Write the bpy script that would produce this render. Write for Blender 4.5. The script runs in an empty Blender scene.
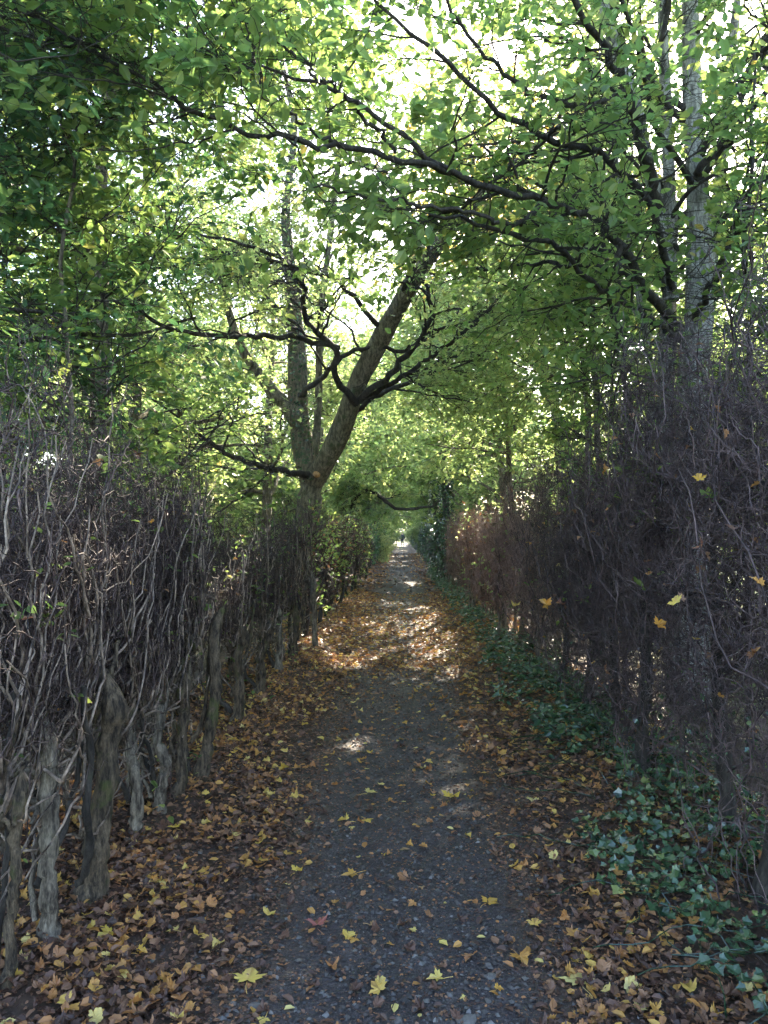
import bpy, math, numpy as np
from mathutils import Vector, Matrix

PI = math.pi
HAZE = .0009
SC = bpy.context.scene
COL = SC.collection
RNG = np.random.default_rng(11)

# ------------------------------------------------------------------ camera
F = 769.0
CAMLOC = np.array([0.0, 0.0, 1.55])
cam_d = bpy.data.cameras.new('camera')
cam = bpy.data.objects.new('camera', cam_d); COL.objects.link(cam)
cam_d.sensor_fit = 'VERTICAL'; cam_d.sensor_height = 36; cam_d.lens = F/1024*36
cam_d.clip_start = 0.05; cam_d.clip_end = 3000
cam.location = CAMLOC
PITCH = math.atan2(22, F); YAW = math.atan2(18, F)
cam.rotation_euler = (PI/2 + PITCH, 0, YAW)
SC.camera = cam
CR = np.array(cam.rotation_euler.to_matrix())

def P(px, py, d):
    """world point seen at pixel px,py whose distance along the lane is d"""
    v = CR @ np.array([(px-384)/F, (512-py)/F, -1.0])
    return CAMLOC + v*(d/v[1])

# ------------------------------------------------------------------ light
SUN_AZ, SUN_EL = math.radians(14), math.radians(31)
SUNV = np.array([math.sin(SUN_AZ)*math.cos(SUN_EL), math.cos(SUN_AZ)*math.cos(SUN_EL), math.sin(SUN_EL)])
w = bpy.data.worlds.new('World'); SC.world = w; w.use_nodes = True
nt = w.node_tree; bg = nt.nodes['Background']
sky = nt.nodes.new('ShaderNodeTexSky'); sky.sky_type = 'NISHITA'; sky.sun_disc = False
sky.sun_elevation = SUN_EL; sky.sun_rotation = SUN_AZ
sky.dust_density = 1.2; sky.ozone_density = 1.0; sky.air_density = 1.0
nt.links.new(sky.outputs[0], bg.inputs[0]); bg.inputs[1].default_value = 0.15
sl = bpy.data.lights.new('sun', 'SUN'); sl.energy = 4.8; sl.angle = math.radians(0.5); sl.color = (1, .87, .68)
so = bpy.data.objects.new('sun', sl); COL.objects.link(so)
so.rotation_euler = Vector(SUNV).to_track_quat('Z', 'Y').to_euler()
SC.view_settings.view_transform = 'Standard'; SC.view_settings.look = 'None'
SC.view_settings.gamma = 1; SC.view_settings.use_curve_mapping = False
SC.view_settings.exposure = 2.92
cy = SC.cycles
cy.max_bounces = 8; cy.diffuse_bounces = 5; cy.glossy_bounces = 2; cy.transmission_bounces = 6; cy.use_adaptive_sampling = True; cy.adaptive_threshold = .03
cy.caustics_reflective = False; cy.caustics_refractive = False
cy.use_denoising = True; cy.sample_clamp_indirect = 6
try: cy.denoiser = 'OPENIMAGEDENOISE'
except Exception: pass

# ------------------------------------------------------------------ materials
def newmat(name):
    m = bpy.data.materials.new(name); m.use_nodes = True
    return m, m.node_tree, m.node_tree.nodes, m.node_tree.links
def ramp(nodes, stops, interp='LINEAR'):
    r = nodes.new('ShaderNodeValToRGB'); cr = r.color_ramp; cr.interpolation = interp
    while len(cr.elements) < len(stops): cr.elements.new(0.5)
    for e, (p, c) in zip(cr.elements, stops):
        e.position = p; e.color = (*c, 1)
    return r
def noise(nodes, links, scale, detail=4, rough=.6, coord='Object', vec=None):
    tc = nodes.new('ShaderNodeTexCoord'); n = nodes.new('ShaderNodeTexNoise')
    n.inputs['Scale'].default_value = scale; n.inputs['Detail'].default_value = detail; n.inputs['Roughness'].default_value = rough
    if vec is not None:
        mp = nodes.new('ShaderNodeMapping'); mp.inputs['Scale'].default_value = vec
        links.new(tc.outputs[coord], mp.inputs[0]); links.new(mp.outputs[0], n.inputs[0])
    else: links.new(tc.outputs[coord], n.inputs[0])
    return n
def mixc(nodes, links, fac, a, b, mode='MIX'):
    m = nodes.new('ShaderNodeMix'); m.data_type = 'RGBA'; m.blend_type = mode
    for s, v in ((m.inputs[0], fac), (m.inputs[6], a), (m.inputs[7], b)):
        if isinstance(v, (int, float)): s.default_value = v
        elif isinstance(v, tuple): s.default_value = (*v, 1)
        else: links.new(v, s)
    return m.outputs[2]
def leaf_mat(name, stops, tstops, trans=.45, rough=.45, vein=None, spec=.4):
    m, t, n, l = newmat(name); b = n['Principled BSDF']
    at = n.new('ShaderNodeAttribute'); at.attribute_name = 'rnd'
    r = ramp(n, stops); l.new(at.outputs['Fac'], r.inputs[0])
    r2 = ramp(n, tstops); l.new(at.outputs['Fac'], r2.inputs[0])
    ns = noise(n, l, 60, 3)
    c = mixc(n, l, .5, r.outputs[0], mixc(n, l, ns.outputs['Fac'], (.45,.45,.45), (1.5,1.5,1.5)), 'MULTIPLY')
    if vein:
        av = n.new('ShaderNodeAttribute'); av.attribute_name = 'vein'
        mr = n.new('ShaderNodeMapRange'); mr.inputs[1].default_value = .8; mr.inputs[2].default_value = 1.0; mr.inputs[4].default_value = .55
        l.new(av.outputs['Fac'], mr.inputs[0])
        c = mixc(n, l, mr.outputs[0], c, vein)
    l.new(c, b.inputs['Base Color']); b.inputs['Roughness'].default_value = rough
    b.inputs['Specular IOR Level'].default_value = spec
    tr = n.new('ShaderNodeBsdfTranslucent'); l.new(r2.outputs[0], tr.inputs[0])
    mx = n.new('ShaderNodeMixShader'); mx.inputs[0].default_value = trans
    l.new(b.outputs[0], mx.inputs[1]); l.new(tr.outputs[0], mx.inputs[2])
    l.new(mx.outputs[0], n['Material Output'].inputs[0])
    return m
def bark_mat(name, ca, cb, moss=None, mossamt=.5, scale=18, bump=.6, rough=.85, stretch=(1,1,.25)):
    m, t, n, l = newmat(name); b = n['Principled BSDF']
    ns = noise(n, l, scale, 6, .65, vec=stretch)
    r = ramp(n, [(.38, ca), (.62, cb)]); l.new(ns.outputs['Fac'], r.inputs[0]); c = r.outputs[0]
    nf = noise(n, l, scale*5, 4, .7, vec=stretch); rf = ramp(n, [(.35,(.35,.35,.35)),(.65,(1.5,1.5,1.5))]); l.new(nf.outputs['Fac'], rf.inputs[0])
    c = mixc(n, l, .65, c, rf.outputs[0], 'MULTIPLY')
    if moss:
        n2 = noise(n, l, 5.5, 5, .6); r2 = ramp(n, [(mossamt, (0,0,0)), (mossamt+.13, (1,1,1))]); l.new(n2.outputs['Fac'], r2.inputs[0])
        c = mixc(n, l, r2.outputs[0], c, moss)
    n3 = noise(n, l, 3.0, 2); c = mixc(n, l, .6, c, mixc(n, l, n3.outputs['Fac'], (.4,.4,.4), (1.6,1.55,1.5)), 'MULTIPLY')
    l.new(c, b.inputs['Base Color']); b.inputs['Roughness'].default_value = rough
    b.inputs['Specular IOR Level'].default_value = .3
    bm = n.new('ShaderNodeBump'); bm.inputs['Strength'].default_value = bump; bm.inputs['Distance'].default_value = .02
    l.new(ns.outputs['Fac'], bm.inputs['Height']); l.new(bm.outputs[0], b.inputs['Normal'])
    return m

M = {}
M['leaf_mid'] = leaf_mat('green_leaf', [(0,(.05,.085,.03)),(.5,(.09,.135,.04)),(.85,(.15,.18,.045)),(.96,(.30,.24,.05)),(1,(.32,.14,.05))],
    [(0,(.16,.31,.08)),(.5,(.30,.46,.12)),(.85,(.48,.57,.15)),(.96,(.6,.45,.10)),(1,(.55,.25,.08))], .5)
M['leaf_lime'] = leaf_mat('lime_leaf', [(0,(.09,.135,.05)),(.5,(.14,.18,.065)),(.9,(.21,.22,.075)),(1,(.34,.24,.06))],
    [(0,(.34,.50,.17)),(.5,(.50,.65,.23)),(.9,(.74,.74,.27)),(1,(.68,.48,.12))], .62)
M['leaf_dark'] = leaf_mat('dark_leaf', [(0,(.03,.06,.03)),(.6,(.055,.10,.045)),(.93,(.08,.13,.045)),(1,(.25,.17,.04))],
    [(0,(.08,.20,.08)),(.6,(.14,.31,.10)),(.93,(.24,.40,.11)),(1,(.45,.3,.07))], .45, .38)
M['leaf_gold'] = leaf_mat('golden_leaf', [(0,(.12,.16,.05)),(.4,(.24,.22,.05)),(.75,(.38,.27,.06)),(1,(.38,.17,.05))],
    [(0,(.38,.48,.12)),(.4,(.6,.55,.14)),(.75,(.8,.55,.14)),(1,(.75,.33,.1))], .6)
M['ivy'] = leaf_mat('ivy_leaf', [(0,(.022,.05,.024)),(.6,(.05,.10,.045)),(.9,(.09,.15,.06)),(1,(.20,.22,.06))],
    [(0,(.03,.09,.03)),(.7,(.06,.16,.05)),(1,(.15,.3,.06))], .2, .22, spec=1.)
lit = [(0,(.055,.032,.024)),(.30,(.125,.062,.04)),(.50,(.24,.13,.075)),(.70,(.40,.18,.06)),(.85,(.50,.27,.06)),(.94,(.58,.40,.09)),(1,(.60,.48,.18))]
M['litter'] = leaf_mat('fallen_leaf_mix', lit, [(p, tuple(min(.9, v*1.3) for v in c)) for p, c in lit], .22, .5, vein=(.22,.11,.05), spec=.45)
lit2 = [(0,(.35,.12,.09)),(.2,(.16,.07,.035)),(.35,(.30,.19,.09)),(.5,(.48,.23,.04)),(.7,(.62,.42,.05)),(1,(.66,.55,.20))]
M['leaf_under'] = leaf_mat('undergrowth_leaf', [(0,(.02,.055,.03)),(.6,(.045,.095,.045)),(1,(.13,.19,.05))], [(0,(.05,.13,.05)),(.6,(.10,.22,.08)),(1,(.3,.42,.1))], .35, .3, spec=.8)
M['heroleaf'] = leaf_mat('single_fallen_leaf', lit2, [(p, tuple(min(.9, v*1.3) for v in c)) for p, c in lit2], .25, .45, vein=(.55,.33,.12), spec=.45)
M['bark_left'] = bark_mat('mossy_bark', (.018,.013,.009), (.15,.11,.07), (.07,.085,.018), .54, 45, 1.)
M['bark_grey'] = bark_mat('grey_bark', (.04,.03,.022), (.24,.20,.15), (.06,.065,.025), .56, 34, 1.)
M['bark_silver'] = bark_mat('silver_bark', (.10,.095,.085), (.38,.37,.34), (.07,.09,.04), .60, 22, .8)
M['bark_dark'] = bark_mat('dark_bark', (.02,.016,.013), (.06,.05,.04), (.035,.05,.02), .62, 25)
M['bark_maple'] = bark_mat('brown_bark', (.06,.048,.03), (.24,.20,.13), (.06,.075,.03), .55, 30, 1.)
M['twig_left'] = bark_mat('hedge_twig_grey', (.03,.02,.015), (.34,.255,.195), None, 0, 9, .3, .55, (1,1,1))
M['twig_fine'] = bark_mat('hedge_twig_brown', (.02,.013,.012), (.11,.072,.062), None, 0, 6, .2, .6, (1,1,1))
M['twig_right'] = bark_mat('hedge_twig_dark', (.024,.015,.016), (.145,.098,.092), None, 0, 6, .2, .6, (1,1,1))
M['twig_lit'] = bark_mat('hedge_twig_sunlit_tint', (.13,.075,.065), (.33,.21,.18), None, 0, 6, .2, .7, (1,1,1))  # paler twin of the hedge twigs, sunlight put into the colour
M['sunlit_stub'] = bark_mat('sunlit_stub', (.35,.18,.07), (.55,.32,.14), None, 0, 30, .2)  # orange stands for sunlight on the limb stub, put into the colour

def ground_mats():
    m, t, n, l = newmat('soil'); b = n['Principled BSDF']
    a = noise(n, l, 9, 8, .7); r = ramp(n, [(.3,(.03,.02,.014)),(.6,(.08,.048,.03)),(.8,(.14,.08,.045))]); l.new(a.outputs['Fac'], r.inputs[0])
    # beyond the hedges the ground is grass
    tc = n.new('ShaderNodeTexCoord'); sx = n.new('ShaderNodeSeparateXYZ'); l.new(tc.outputs['Object'], sx.inputs[0])
    ab = n.new('ShaderNodeMath'); ab.operation = 'ABSOLUTE'; l.new(sx.outputs[0], ab.inputs[0])
    mr = n.new('ShaderNodeMapRange'); mr.inputs[1].default_value = 2.2; mr.inputs[2].default_value = 3.4; l.new(ab.outputs[0], mr.inputs[0])
    g = noise(n, l, 2.0, 8, .7); rg = ramp(n, [(.35,(.05,.08,.02)),(.65,(.13,.15,.05))]); l.new(g.outputs['Fac'], rg.inputs[0])
    l.new(mixc(n, l, mr.outputs[0], r.outputs[0], rg.outputs[0]), b.inputs['Base Color']); b.inputs['Roughness'].default_value = .9
    bm = n.new('ShaderNodeBump'); bm.inputs['Strength'].default_value = .8; bm.inputs['Distance'].default_value = .02
    l.new(a.outputs['Fac'], bm.inputs['Height']); l.new(bm.outputs[0], b.inputs['Normal'])
    M['soil'] = m
    m, t, n, l = newmat('path_dirt'); b = n['Principled BSDF']
    a = noise(n, l, 3.2, 8, .7); r = ramp(n, [(.3,(.018,.014,.014)),(.55,(.04,.032,.031)),(.75,(.075,.061,.058))]); l.new(a.outputs['Fac'], r.inputs[0])
    tc = n.new('ShaderNodeTexCoord')
    v = n.new('ShaderNodeTexVoronoi'); v.inputs['Scale'].default_value = 70; l.new(tc.outputs['Object'], v.inputs['Vector'])
    v2 = n.new('ShaderNodeTexVoronoi'); v2.inputs['Scale'].default_value = 170; l.new(tc.outputs['Object'], v2.inputs['Vector'])
    rv = ramp(n, [(.0,(.6,.6,.62)),(.5,(1,1,1)),(1,(1.9,1.85,1.9))]); l.new(v.outputs['Color'], rv.inputs[0])
    c = mixc(n, l, .75, r.outputs[0], rv.outputs[0], 'MULTIPLY')
    rv2 = ramp(n, [(.0,(.5,.5,.5)),(1,(1.7,1.7,1.7))]); l.new(v2.outputs['Color'], rv2.inputs[0])
    c = mixc(n, l, .6, c, rv2.outputs[0], 'MULTIPLY')
    sx = n.new('ShaderNodeSeparateXYZ'); l.new(tc.outputs['Object'], sx.inputs[0])
    ab = n.new('ShaderNodeMath'); ab.operation = 'ABSOLUTE'; l.new(sx.outputs[0], ab.inputs[0])
    n4 = noise(n, l, 4.5, 6, .7); ad0 = n.new('ShaderNodeMath'); ad0.operation = 'MULTIPLY_ADD'; ad0.inputs[1].default_value = .55
    l.new(n4.outputs['Fac'], ad0.inputs[0]); l.new(ab.outputs[0], ad0.inputs[2])
    mr = n.new('ShaderNodeMapRange'); mr.inputs[1].default_value = .62; mr.inputs[2].default_value = .80; l.new(ad0.outputs[0], mr.inputs[0])
    rs = ramp(n, [(.3,(.03,.021,.016)),(.6,(.065,.042,.029)),(.8,(.12,.07,.042))]); l.new(n4.outputs['Fac'], rs.inputs[0])
    c = mixc(n, l, mr.outputs[0], c, mixc(n, l, .7, rs.outputs[0], rv2.outputs[0], 'MULTIPLY'))
    l.new(c, b.inputs['Base Color']); b.inputs['Roughness'].default_value = .7
    ad = n.new('ShaderNodeMath'); ad.operation = 'MULTIPLY_ADD'; ad.inputs[1].default_value = -.6
    l.new(v.outputs['Distance'], ad.inputs[0]); l.new(a.outputs['Fac'], ad.inputs[2])
    ad2 = n.new('ShaderNodeMath'); ad2.operation = 'MULTIPLY_ADD'; ad2.inputs[1].default_value = -.35
    l.new(v2.outputs['Distance'], ad2.inputs[0]); l.new(ad.outputs[0], ad2.inputs[2])
    bm = n.new('ShaderNodeBump'); bm.inputs['Strength'].default_value = .9; bm.inputs['Distance'].default_value = .012
    l.new(ad2.outputs[0], bm.inputs['Height']); l.new(bm.outputs[0], b.inputs['Normal'])
    M['path'] = m
    m, t, n, l = newmat('stone'); b = n['Principled BSDF']
    at = n.new('ShaderNodeAttribute'); at.attribute_name = 'rnd'
    r = ramp(n, [(0,(.026,.022,.02)),(.6,(.07,.06,.054)),(.93,(.12,.11,.10)),(1,(.20,.185,.17))]); l.new(at.outputs['Fac'], r.inputs[0])
    l.new(r.outputs[0], b.inputs['Base Color']); b.inputs['Roughness'].default_value = .65
    M['stone'] = m
    for nm, c in (('jacket',(.012,.013,.018)),('trousers',(.02,.022,.035)),('skin',(.45,.27,.2)),('hair',(.03,.02,.012)),('rubber',(.015,.014,.014))):
        m, t, n, l = newmat(nm); b = n['Principled BSDF']; ns = noise(n, l, 40, 3)
        l.new(mixc(n, l, ns.outputs['Fac'], tuple(v*.7 for v in c), tuple(v*1.3 for v in c)), b.inputs['Base Color']); b.inputs['Roughness'].default_value = .8
        M[nm] = m
ground_mats()

# ------------------------------------------------------------------ mesh helpers
def nrm(v): return v/np.maximum(np.linalg.norm(v, axis=-1, keepdims=True), 1e-9)
class Acc:
    def __init__(s): s.v=[]; s.l=[]; s.c=[]; s.r=[]; s.e=[]; s.n=0
    def add(s, v, faces, rnd=None, vein=None):
        """v (V,3); faces (Fn,k) int array"""
        v = np.asarray(v, float).reshape(-1,3); faces = np.asarray(faces)
        s.v.append(v); s.l.append((faces+s.n).ravel()); s.c.append(np.full(len(faces), faces.shape[1]))
        s.r.append(np.zeros(len(v)) if rnd is None else np.asarray(rnd).ravel())
        s.e.append(np.zeros(len(v)) if vein is None else np.asarray(vein).ravel())
        s.n += len(v)
    def tubes(s, Pt, R, sides=5, amp=0.):
        N, n, _ = Pt.shape
        if N == 0: return
        T = nrm(np.gradient(Pt, axis=1)); mean = nrm(Pt[:,-1]-Pt[:,0])
        ref = np.where(np.abs(mean[:,2:3]) > .7, np.array([[1.,0.13,0]]), np.array([[0,0.13,1.]]))
        ref = np.repeat(ref[:,None,:], n, 1)
        A = nrm(ref-(ref*T).sum(-1, keepdims=True)*T); B = np.cross(T, A)
        a = np.arange(sides)*2*PI/sides
        R3 = np.repeat(R[:,:,None], sides, 2)
        if amp:
            L = np.cumsum(np.r_[0, np.linalg.norm(np.diff(Pt[0], axis=0), axis=1)])[None,:,None]/max(R.mean(), 1e-4)
            ph = np.arange(N)[:,None,None]*1.7+Pt[0,0,0]*9
            R3 = R3*(1+amp*(np.sin(2*a+ph+.35*L)+.7*np.sin(3*a-.8*L+ph*2)+.5*np.sin(5*a+1.5*L+ph)+.6*np.sin(1.1*L+ph)))
        v = Pt[:,:,None,:] + R3[...,None]*(A[:,:,None,:]*np.cos(a)[None,None,:,None] + B[:,:,None,:]*np.sin(a)[None,None,:,None])
        i = np.arange(n-1)[:,None]*sides; j = np.arange(sides)[None,:]; j2 = (j+1) % sides
        q = np.stack([i+j, i+j2, i+sides+j2, i+sides+j], -1).reshape(-1,4)
        q = (q[None] + (np.arange(N)*n*sides)[:,None,None]).reshape(-1,4)
        s.add(v, q)
    def leaves(s, pos, ydir, up, size, tmpl, rnd):
        V, Fc, ve = tmpl; N = len(pos)
        if N == 0: return
        y = nrm(ydir); x = nrm(np.cross(y, up)); z = np.cross(x, y)
        v = pos[:,None,:] + size[:,None,None]*(x[:,None,:]*V[None,:,0:1] + y[:,None,:]*V[None,:,1:2] + z[:,None,:]*V[None,:,2:3])
        k = len(V); off = (np.arange(N)*k)
        s.add(v, (Fc[None]+off[:,None,None]).reshape(-1, Fc.shape[1]), np.repeat(rnd, k), np.tile(ve, N))
    def mesh(s, name, loc=(0,0,0), smooth=True):
        v = np.concatenate(s.v)-np.asarray(loc); l = np.concatenate(s.l).astype(np.int32); c = np.concatenate(s.c).astype(np.int32)
        me = bpy.data.meshes.new(name)
        me.vertices.add(len(v)); me.vertices.foreach_set('co', v.astype(np.float32).ravel())
        me.loops.add(len(l)); me.loops.foreach_set('vertex_index', l)
        me.polygons.add(len(c)); st = np.concatenate([[0], np.cumsum(c)[:-1]]).astype(np.int32)
        me.polygons.foreach_set('loop_start', st); me.polygons.foreach_set('loop_total', c)
        me.polygons.foreach_set('use_smooth', np.full(len(c), smooth))
        a = me.attributes.new('rnd', 'FLOAT', 'POINT'); a.data.foreach_set('value', np.concatenate(s.r).astype(np.float32))
        a = me.attributes.new('vein', 'FLOAT', 'POINT'); a.data.foreach_set('value', np.concatenate(s.e).astype(np.float32))
        me.update(calc_edges=True)
        return me
    def build(s, name, mat, parent=None, smooth=True, loc=None):
        if s.n == 0: return None
        base = np.zeros(3) if parent is None else np.array(wloc(parent))
        me = s.mesh(name, base, smooth); me.materials.append(mat)
        o = bpy.data.objects.new(name, me); COL.objects.link(o)
        if parent is not None: o.parent = parent
        elif loc is not None: o.location = loc
        return o
def wloc(o):
    v = Vector((0,0,0))
    while o is not None: v = v+o.location; o = o.parent
    return v
def tag(o, label=None, cat=None, group=None, kind=None):
    if label: o['label'] = label
    if cat: o['category'] = cat
    if group: o['group'] = group
    if kind: o['kind'] = kind
    return o
def thing(name, loc, label, cat, group=None):
    o = bpy.data.objects.new(name, None); COL.objects.link(o); o.location = loc; o.empty_display_size = .2
    return tag(o, label, cat, group)
def copy_tree(o, parent=None):
    c = o.copy(); COL.objects.link(c); c.parent = parent
    for ch in list(o.children): copy_tree(ch, c)
    return c

# leaf templates
OVAL = (np.array([[0,0,0],[.27,.28,.05],[.23,.66,.04],[0,1,-.06],[-.23,.66,.04],[-.27,.28,.05]]), np.array([[0,1,2,3],[0,3,4,5]]), np.array([1,0,0,1,0,0.]))
def maple(detail=False, curl=.12, seed=0):
    r = np.random.default_rng(seed)
    if detail:
        pol = [(-90,.10),(-62,.34),(-40,.55),(-24,.44),(-8,.74),(4,.62),(14,.98),(24,.74),(31,.66),(36,.50),(44,.44),(54,.70),(66,.76),(76,.86),(90,1.12)]
        pol = pol + [(180-a, q) for a, q in pol[-2:0:-1]]
    else:
        pol = [(-90,.08),(-45,.5),(-15,.42),(12,.92),(42,.46),(90,1.1),(138,.46),(168,.92),(195,.42),(225,.5)]
    v = [(0,0,.0)]; ve = [1.]
    for a, q in pol:
        q = q*(1+r.normal(0,.04)); a = math.radians(a)
        x, y = q*math.cos(a), q*math.sin(a)
        v.append((x*.52, y*.52, 0)); ve.append(1. if q > .8 else 0.)
    v = np.array(v)
    d = np.hypot(v[:,0], v[:,1])
    v[:,2] = curl*(np.abs(v[:,0])**1.4*1.6 - .5*np.maximum(v[:,1],0)**2) + r.normal(0, curl*.35, len(v))*d
    v[0,2] = -.01
    n = len(pol); f = np.array([[0, 1+i, 1+(i+1) % n] for i in range(n)])
    v[:,1] += .1
    return v, f, np.array(ve)
MAPLE = maple()
IVY = maple(curl=.07, seed=3)
_v = IVY[0]; _d = np.hypot(_v[:,0], _v[:,1]-.1)+1e-6; _k = np.where(_d > .02, (.30+(_d-.30)*.5)/_d, 1); _v[:,0] *= _k*1.1; _v[:,1] = (_v[:,1]-.1)*_k+.1; _v[:,2] += .25*np.abs(_v[:,0])**1.3

def proj(p):
    q = (p-CAMLOC)@CR; d = np.maximum(-q[...,2], .01); return 384+F*q[...,0]/d, 512-F*q[...,1]/d, d
PRUNE = []      # limbs that are kept clear of leaves on the lane side
def clear_of_limbs(p, rng, prob=.85):
    x, y, d = proj(p); bad = np.zeros(len(p), bool)
    for L, R in PRUNE:
        q = resample(np.c_[L, R], 60); lx, ly, ld = proj(q[:,:3]); w = q[:,3]*F/ld*.9+40/ld
        for i in range(60): bad |= (np.hypot(x-lx[i], y-ly[i]) < w[i]) & (d < ld[i]+.05)
    return ~(bad & (rng.random(len(p)) < prob))
# ------------------------------------------------------------------ growth
def resample(pts, n):
    pts = np.asarray(pts, float); d = np.r_[0, np.cumsum(np.linalg.norm(np.diff(pts[:,:3], axis=0), axis=1))]
    # Catmull-like smoothing: interpolate then smooth
    m = n*4; u = np.linspace(0, d[-1], m); q = np.stack([np.interp(u, d, pts[:,k]) for k in range(pts.shape[1])], 1)
    k = max(3, m//(len(pts)*2)|1)
    for _ in range(2):
        p = np.pad(q, ((k//2, k//2), (0,0)), mode='reflect', reflect_type='odd'); c = np.cumsum(np.vstack([np.zeros((1, q.shape[1])), p]), 0)
        q = (c[k:]-c[:-k])/k
    idx = np.linspace(0, len(q)-1, n).round().astype(int)
    return q[idx]
def hero(pts, n=20, wob=0.0, rng=RNG):
    """pts: (px,py,depth,width_px) -> polyline and radii"""
    a = np.array([[*P(x, y, d), w*.5*d/F] for x, y, d, w in pts]); q = resample(a, n)
    Pt = q[:,:3].copy()
    if wob:
        e = rng.normal(0, wob, (n,3)); e[0] = 0; Pt += e
    return Pt, q[:,3]
def at(Pt, R, idx, t):
    n = Pt.shape[1]; f = t*(n-1); i = np.minimum(f.astype(int), n-2); fr = (f-i)[:,None]
    p = Pt[idx,i]*(1-fr)+Pt[idx,i+1]*fr; tn = nrm(Pt[idx,i+1]-Pt[idx,i]); r = R[idx,i]*(1-fr[:,0])+R[idx,i+1]*fr[:,0]
    return p, tn, r
def grow(rng, Pt, R, count, t=(.2,1), ang=(30,60), length=(.3,.6), n=7, wander=.15, up=.0, rr=(.5,.01), rmax=9, taper=.3, flat=0., bias=None, weight=None, kink=0.):
    N = len(Pt)
    if weight is None: weight = np.linalg.norm(np.diff(Pt, axis=1), axis=-1).sum(1)
    idx = rng.choice(N, count, p=weight/weight.sum()); tt = rng.uniform(t[0], t[1], count)
    p, tn, r = at(Pt, R, idx, tt)
    rv = rng.normal(0, 1, (count,3)); rv[:,2] *= (1-flat)
    per = nrm(rv-(rv*tn).sum(1, keepdims=True)*tn)
    a = np.radians(rng.uniform(ang[0], ang[1], count))[:,None]
    d = nrm(np.cos(a)*tn+np.sin(a)*per)
    if bias is not None: d = nrm(d+np.asarray(bias))
    L = rng.uniform(length[0], length[1], count)*(1.15-.45*tt)
    st = (L/(n-1))[:,None]
    out = [p]; dd = d; w1 = rng.normal(0, wander, (count,3))
    for k in range(n-1):
        p = p+dd*st; out.append(p)
        w1 = .6*w1 + rng.normal(0, wander, (count,3))
        if kink: dd = d+rng.normal(0, kink, (count,3)); d = nrm(d+.5*w1+[0,0,up])
        else: dd = dd+w1
        dd[:,2] += up; dd[:,2] *= (1-flat*.25); dd = nrm(dd)
    Q = np.stack(out, 1)
    r0 = np.minimum(np.minimum(r*rr[0], rmax), 1); r0 = np.maximum(r0, rr[1])
    RR = r0[:,None]*np.linspace(1, taper, n)[None,:]
    return Q, RR, tt
def leafset(rng, acc, Pt, per, size, tmpl, t0=.1, droop=.15, tilt=.45, keep=None, spread=.02, rbias=0, flat=True):
    """leaves alternating along each twig"""
    N = len(Pt)
    idx = np.repeat(np.arange(N), per); t = rng.uniform(t0, 1, N*per)
    p, tn, _ = at(Pt, np.zeros(Pt.shape[:2]), idx, t)
    side = np.where(rng.random(N*per) < .5, 1, -1)[:,None]
    upv = np.array([0,0,1.])+rng.normal(0, tilt, (N*per,3))
    lat = nrm(np.cross(tn, upv))*side
    y = nrm(tn*rng.uniform(.2,1.1,(N*per,1))+lat+np.array([0,0,-droop])*rng.uniform(0,2,(N*per,1)))
    s = rng.uniform(size[0], size[1], N*per)
    p = p+rng.normal(0, spread, p.shape)
    rn = np.clip(np.repeat(rng.beta(2,2.2,N), per)*.6+rng.random(N*per)*.4+rbias, 0, 1)
    k = np.ones(len(p), bool) if keep is None else keep(p)
    if PRUNE and keep is not None: k &= clear_of_limbs(p, rng)
    acc.leaves(p[k], y[k], upv[k], s[k], tmpl, rn[k])
    return int(k.sum())

# shafts: sun rays that must reach the ground through the foliage (gaps in the crowns)
SHAFTS = [(P(345,664,9.0), .16), (P(300,655,10.2), .15), (P(355,748,5.6), .06),
          (P(185,575,5.6), .30), (P(150,600,5.0), .22), (P(210,540,6.5), .3), (P(400,578,28), .1), (P(490,540,14), .35), (P(470,530,17), .35), (P(520,520,11.5), .3),
          (P(305,470,12.6),.25), (P(677,602,3.4),.05), (P(700,300,6.8),.12), (P(548,606,5.3),.04)]
def open_ok(p):
    x, y, z = p[...,0], p[...,1], p[...,2]
    ok = ~((np.abs(x) < 1.25-.75*np.clip((y-35)/60,0,1)) & (z < 2.4-.25*np.clip((y-35)/60,0,1)) & (y < 125))
    ok &= ~((np.abs(x) < 1.3) & (np.abs(y-19) < 7) & (z < 2.6))
    ok &= ~((np.abs(x) < 2.0) & (y < 2.6) & (y > -1.5) & (z < 3.2))
    for o, r in SHAFTS:
        d = p-o; tt = (d*SUNV).sum(-1); q = np.linalg.norm(d-tt[...,None]*SUNV, axis=-1)
        ok &= ~((q < r*(1+.0*tt)) & (tt > .15))
    return ok
def keep_tw(Pt): return open_ok(Pt).all(axis=1)

# ------------------------------------------------------------------ ground
def vnoise(x, y):
    return (np.sin(x*5.1+1.3*np.sin(y*3.7))*np.cos(y*4.3+x*1.1)*.5+np.sin(x*11.7+y*7.9)*.25+np.sin(x*2.1-y*1.7+.5)*.6)
def gz(x, y):
    x = np.asarray(x, float); y = np.asarray(y, float); a = np.abs(x-.02)
    s = np.clip((a-.75)/.6, 0, 1); s = s*s*(3-2*s)
    return s*.07 + vnoise(x, y)*.012*(1+s) - .012*np.cos(np.clip(a/.75,0,1)*PI)
def grid(xs, ys, dz=0):
    X, Y = np.meshgrid(xs, ys); Z = gz(X, Y)+dz
    v = np.stack([X, Y, Z], -1).reshape(-1,3); nx = len(xs)
    i, j = np.meshgrid(np.arange(len(ys)-1), np.arange(nx-1), indexing='ij'); a = (i*nx+j).ravel()
    return v, np.stack([a, a+1, a+nx+1, a+nx], 1)
xs = np.r_[-900,-300,-100,-40,-15,-6,np.arange(-3,3.01,.08),6,15,40,100,300,900]
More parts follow.
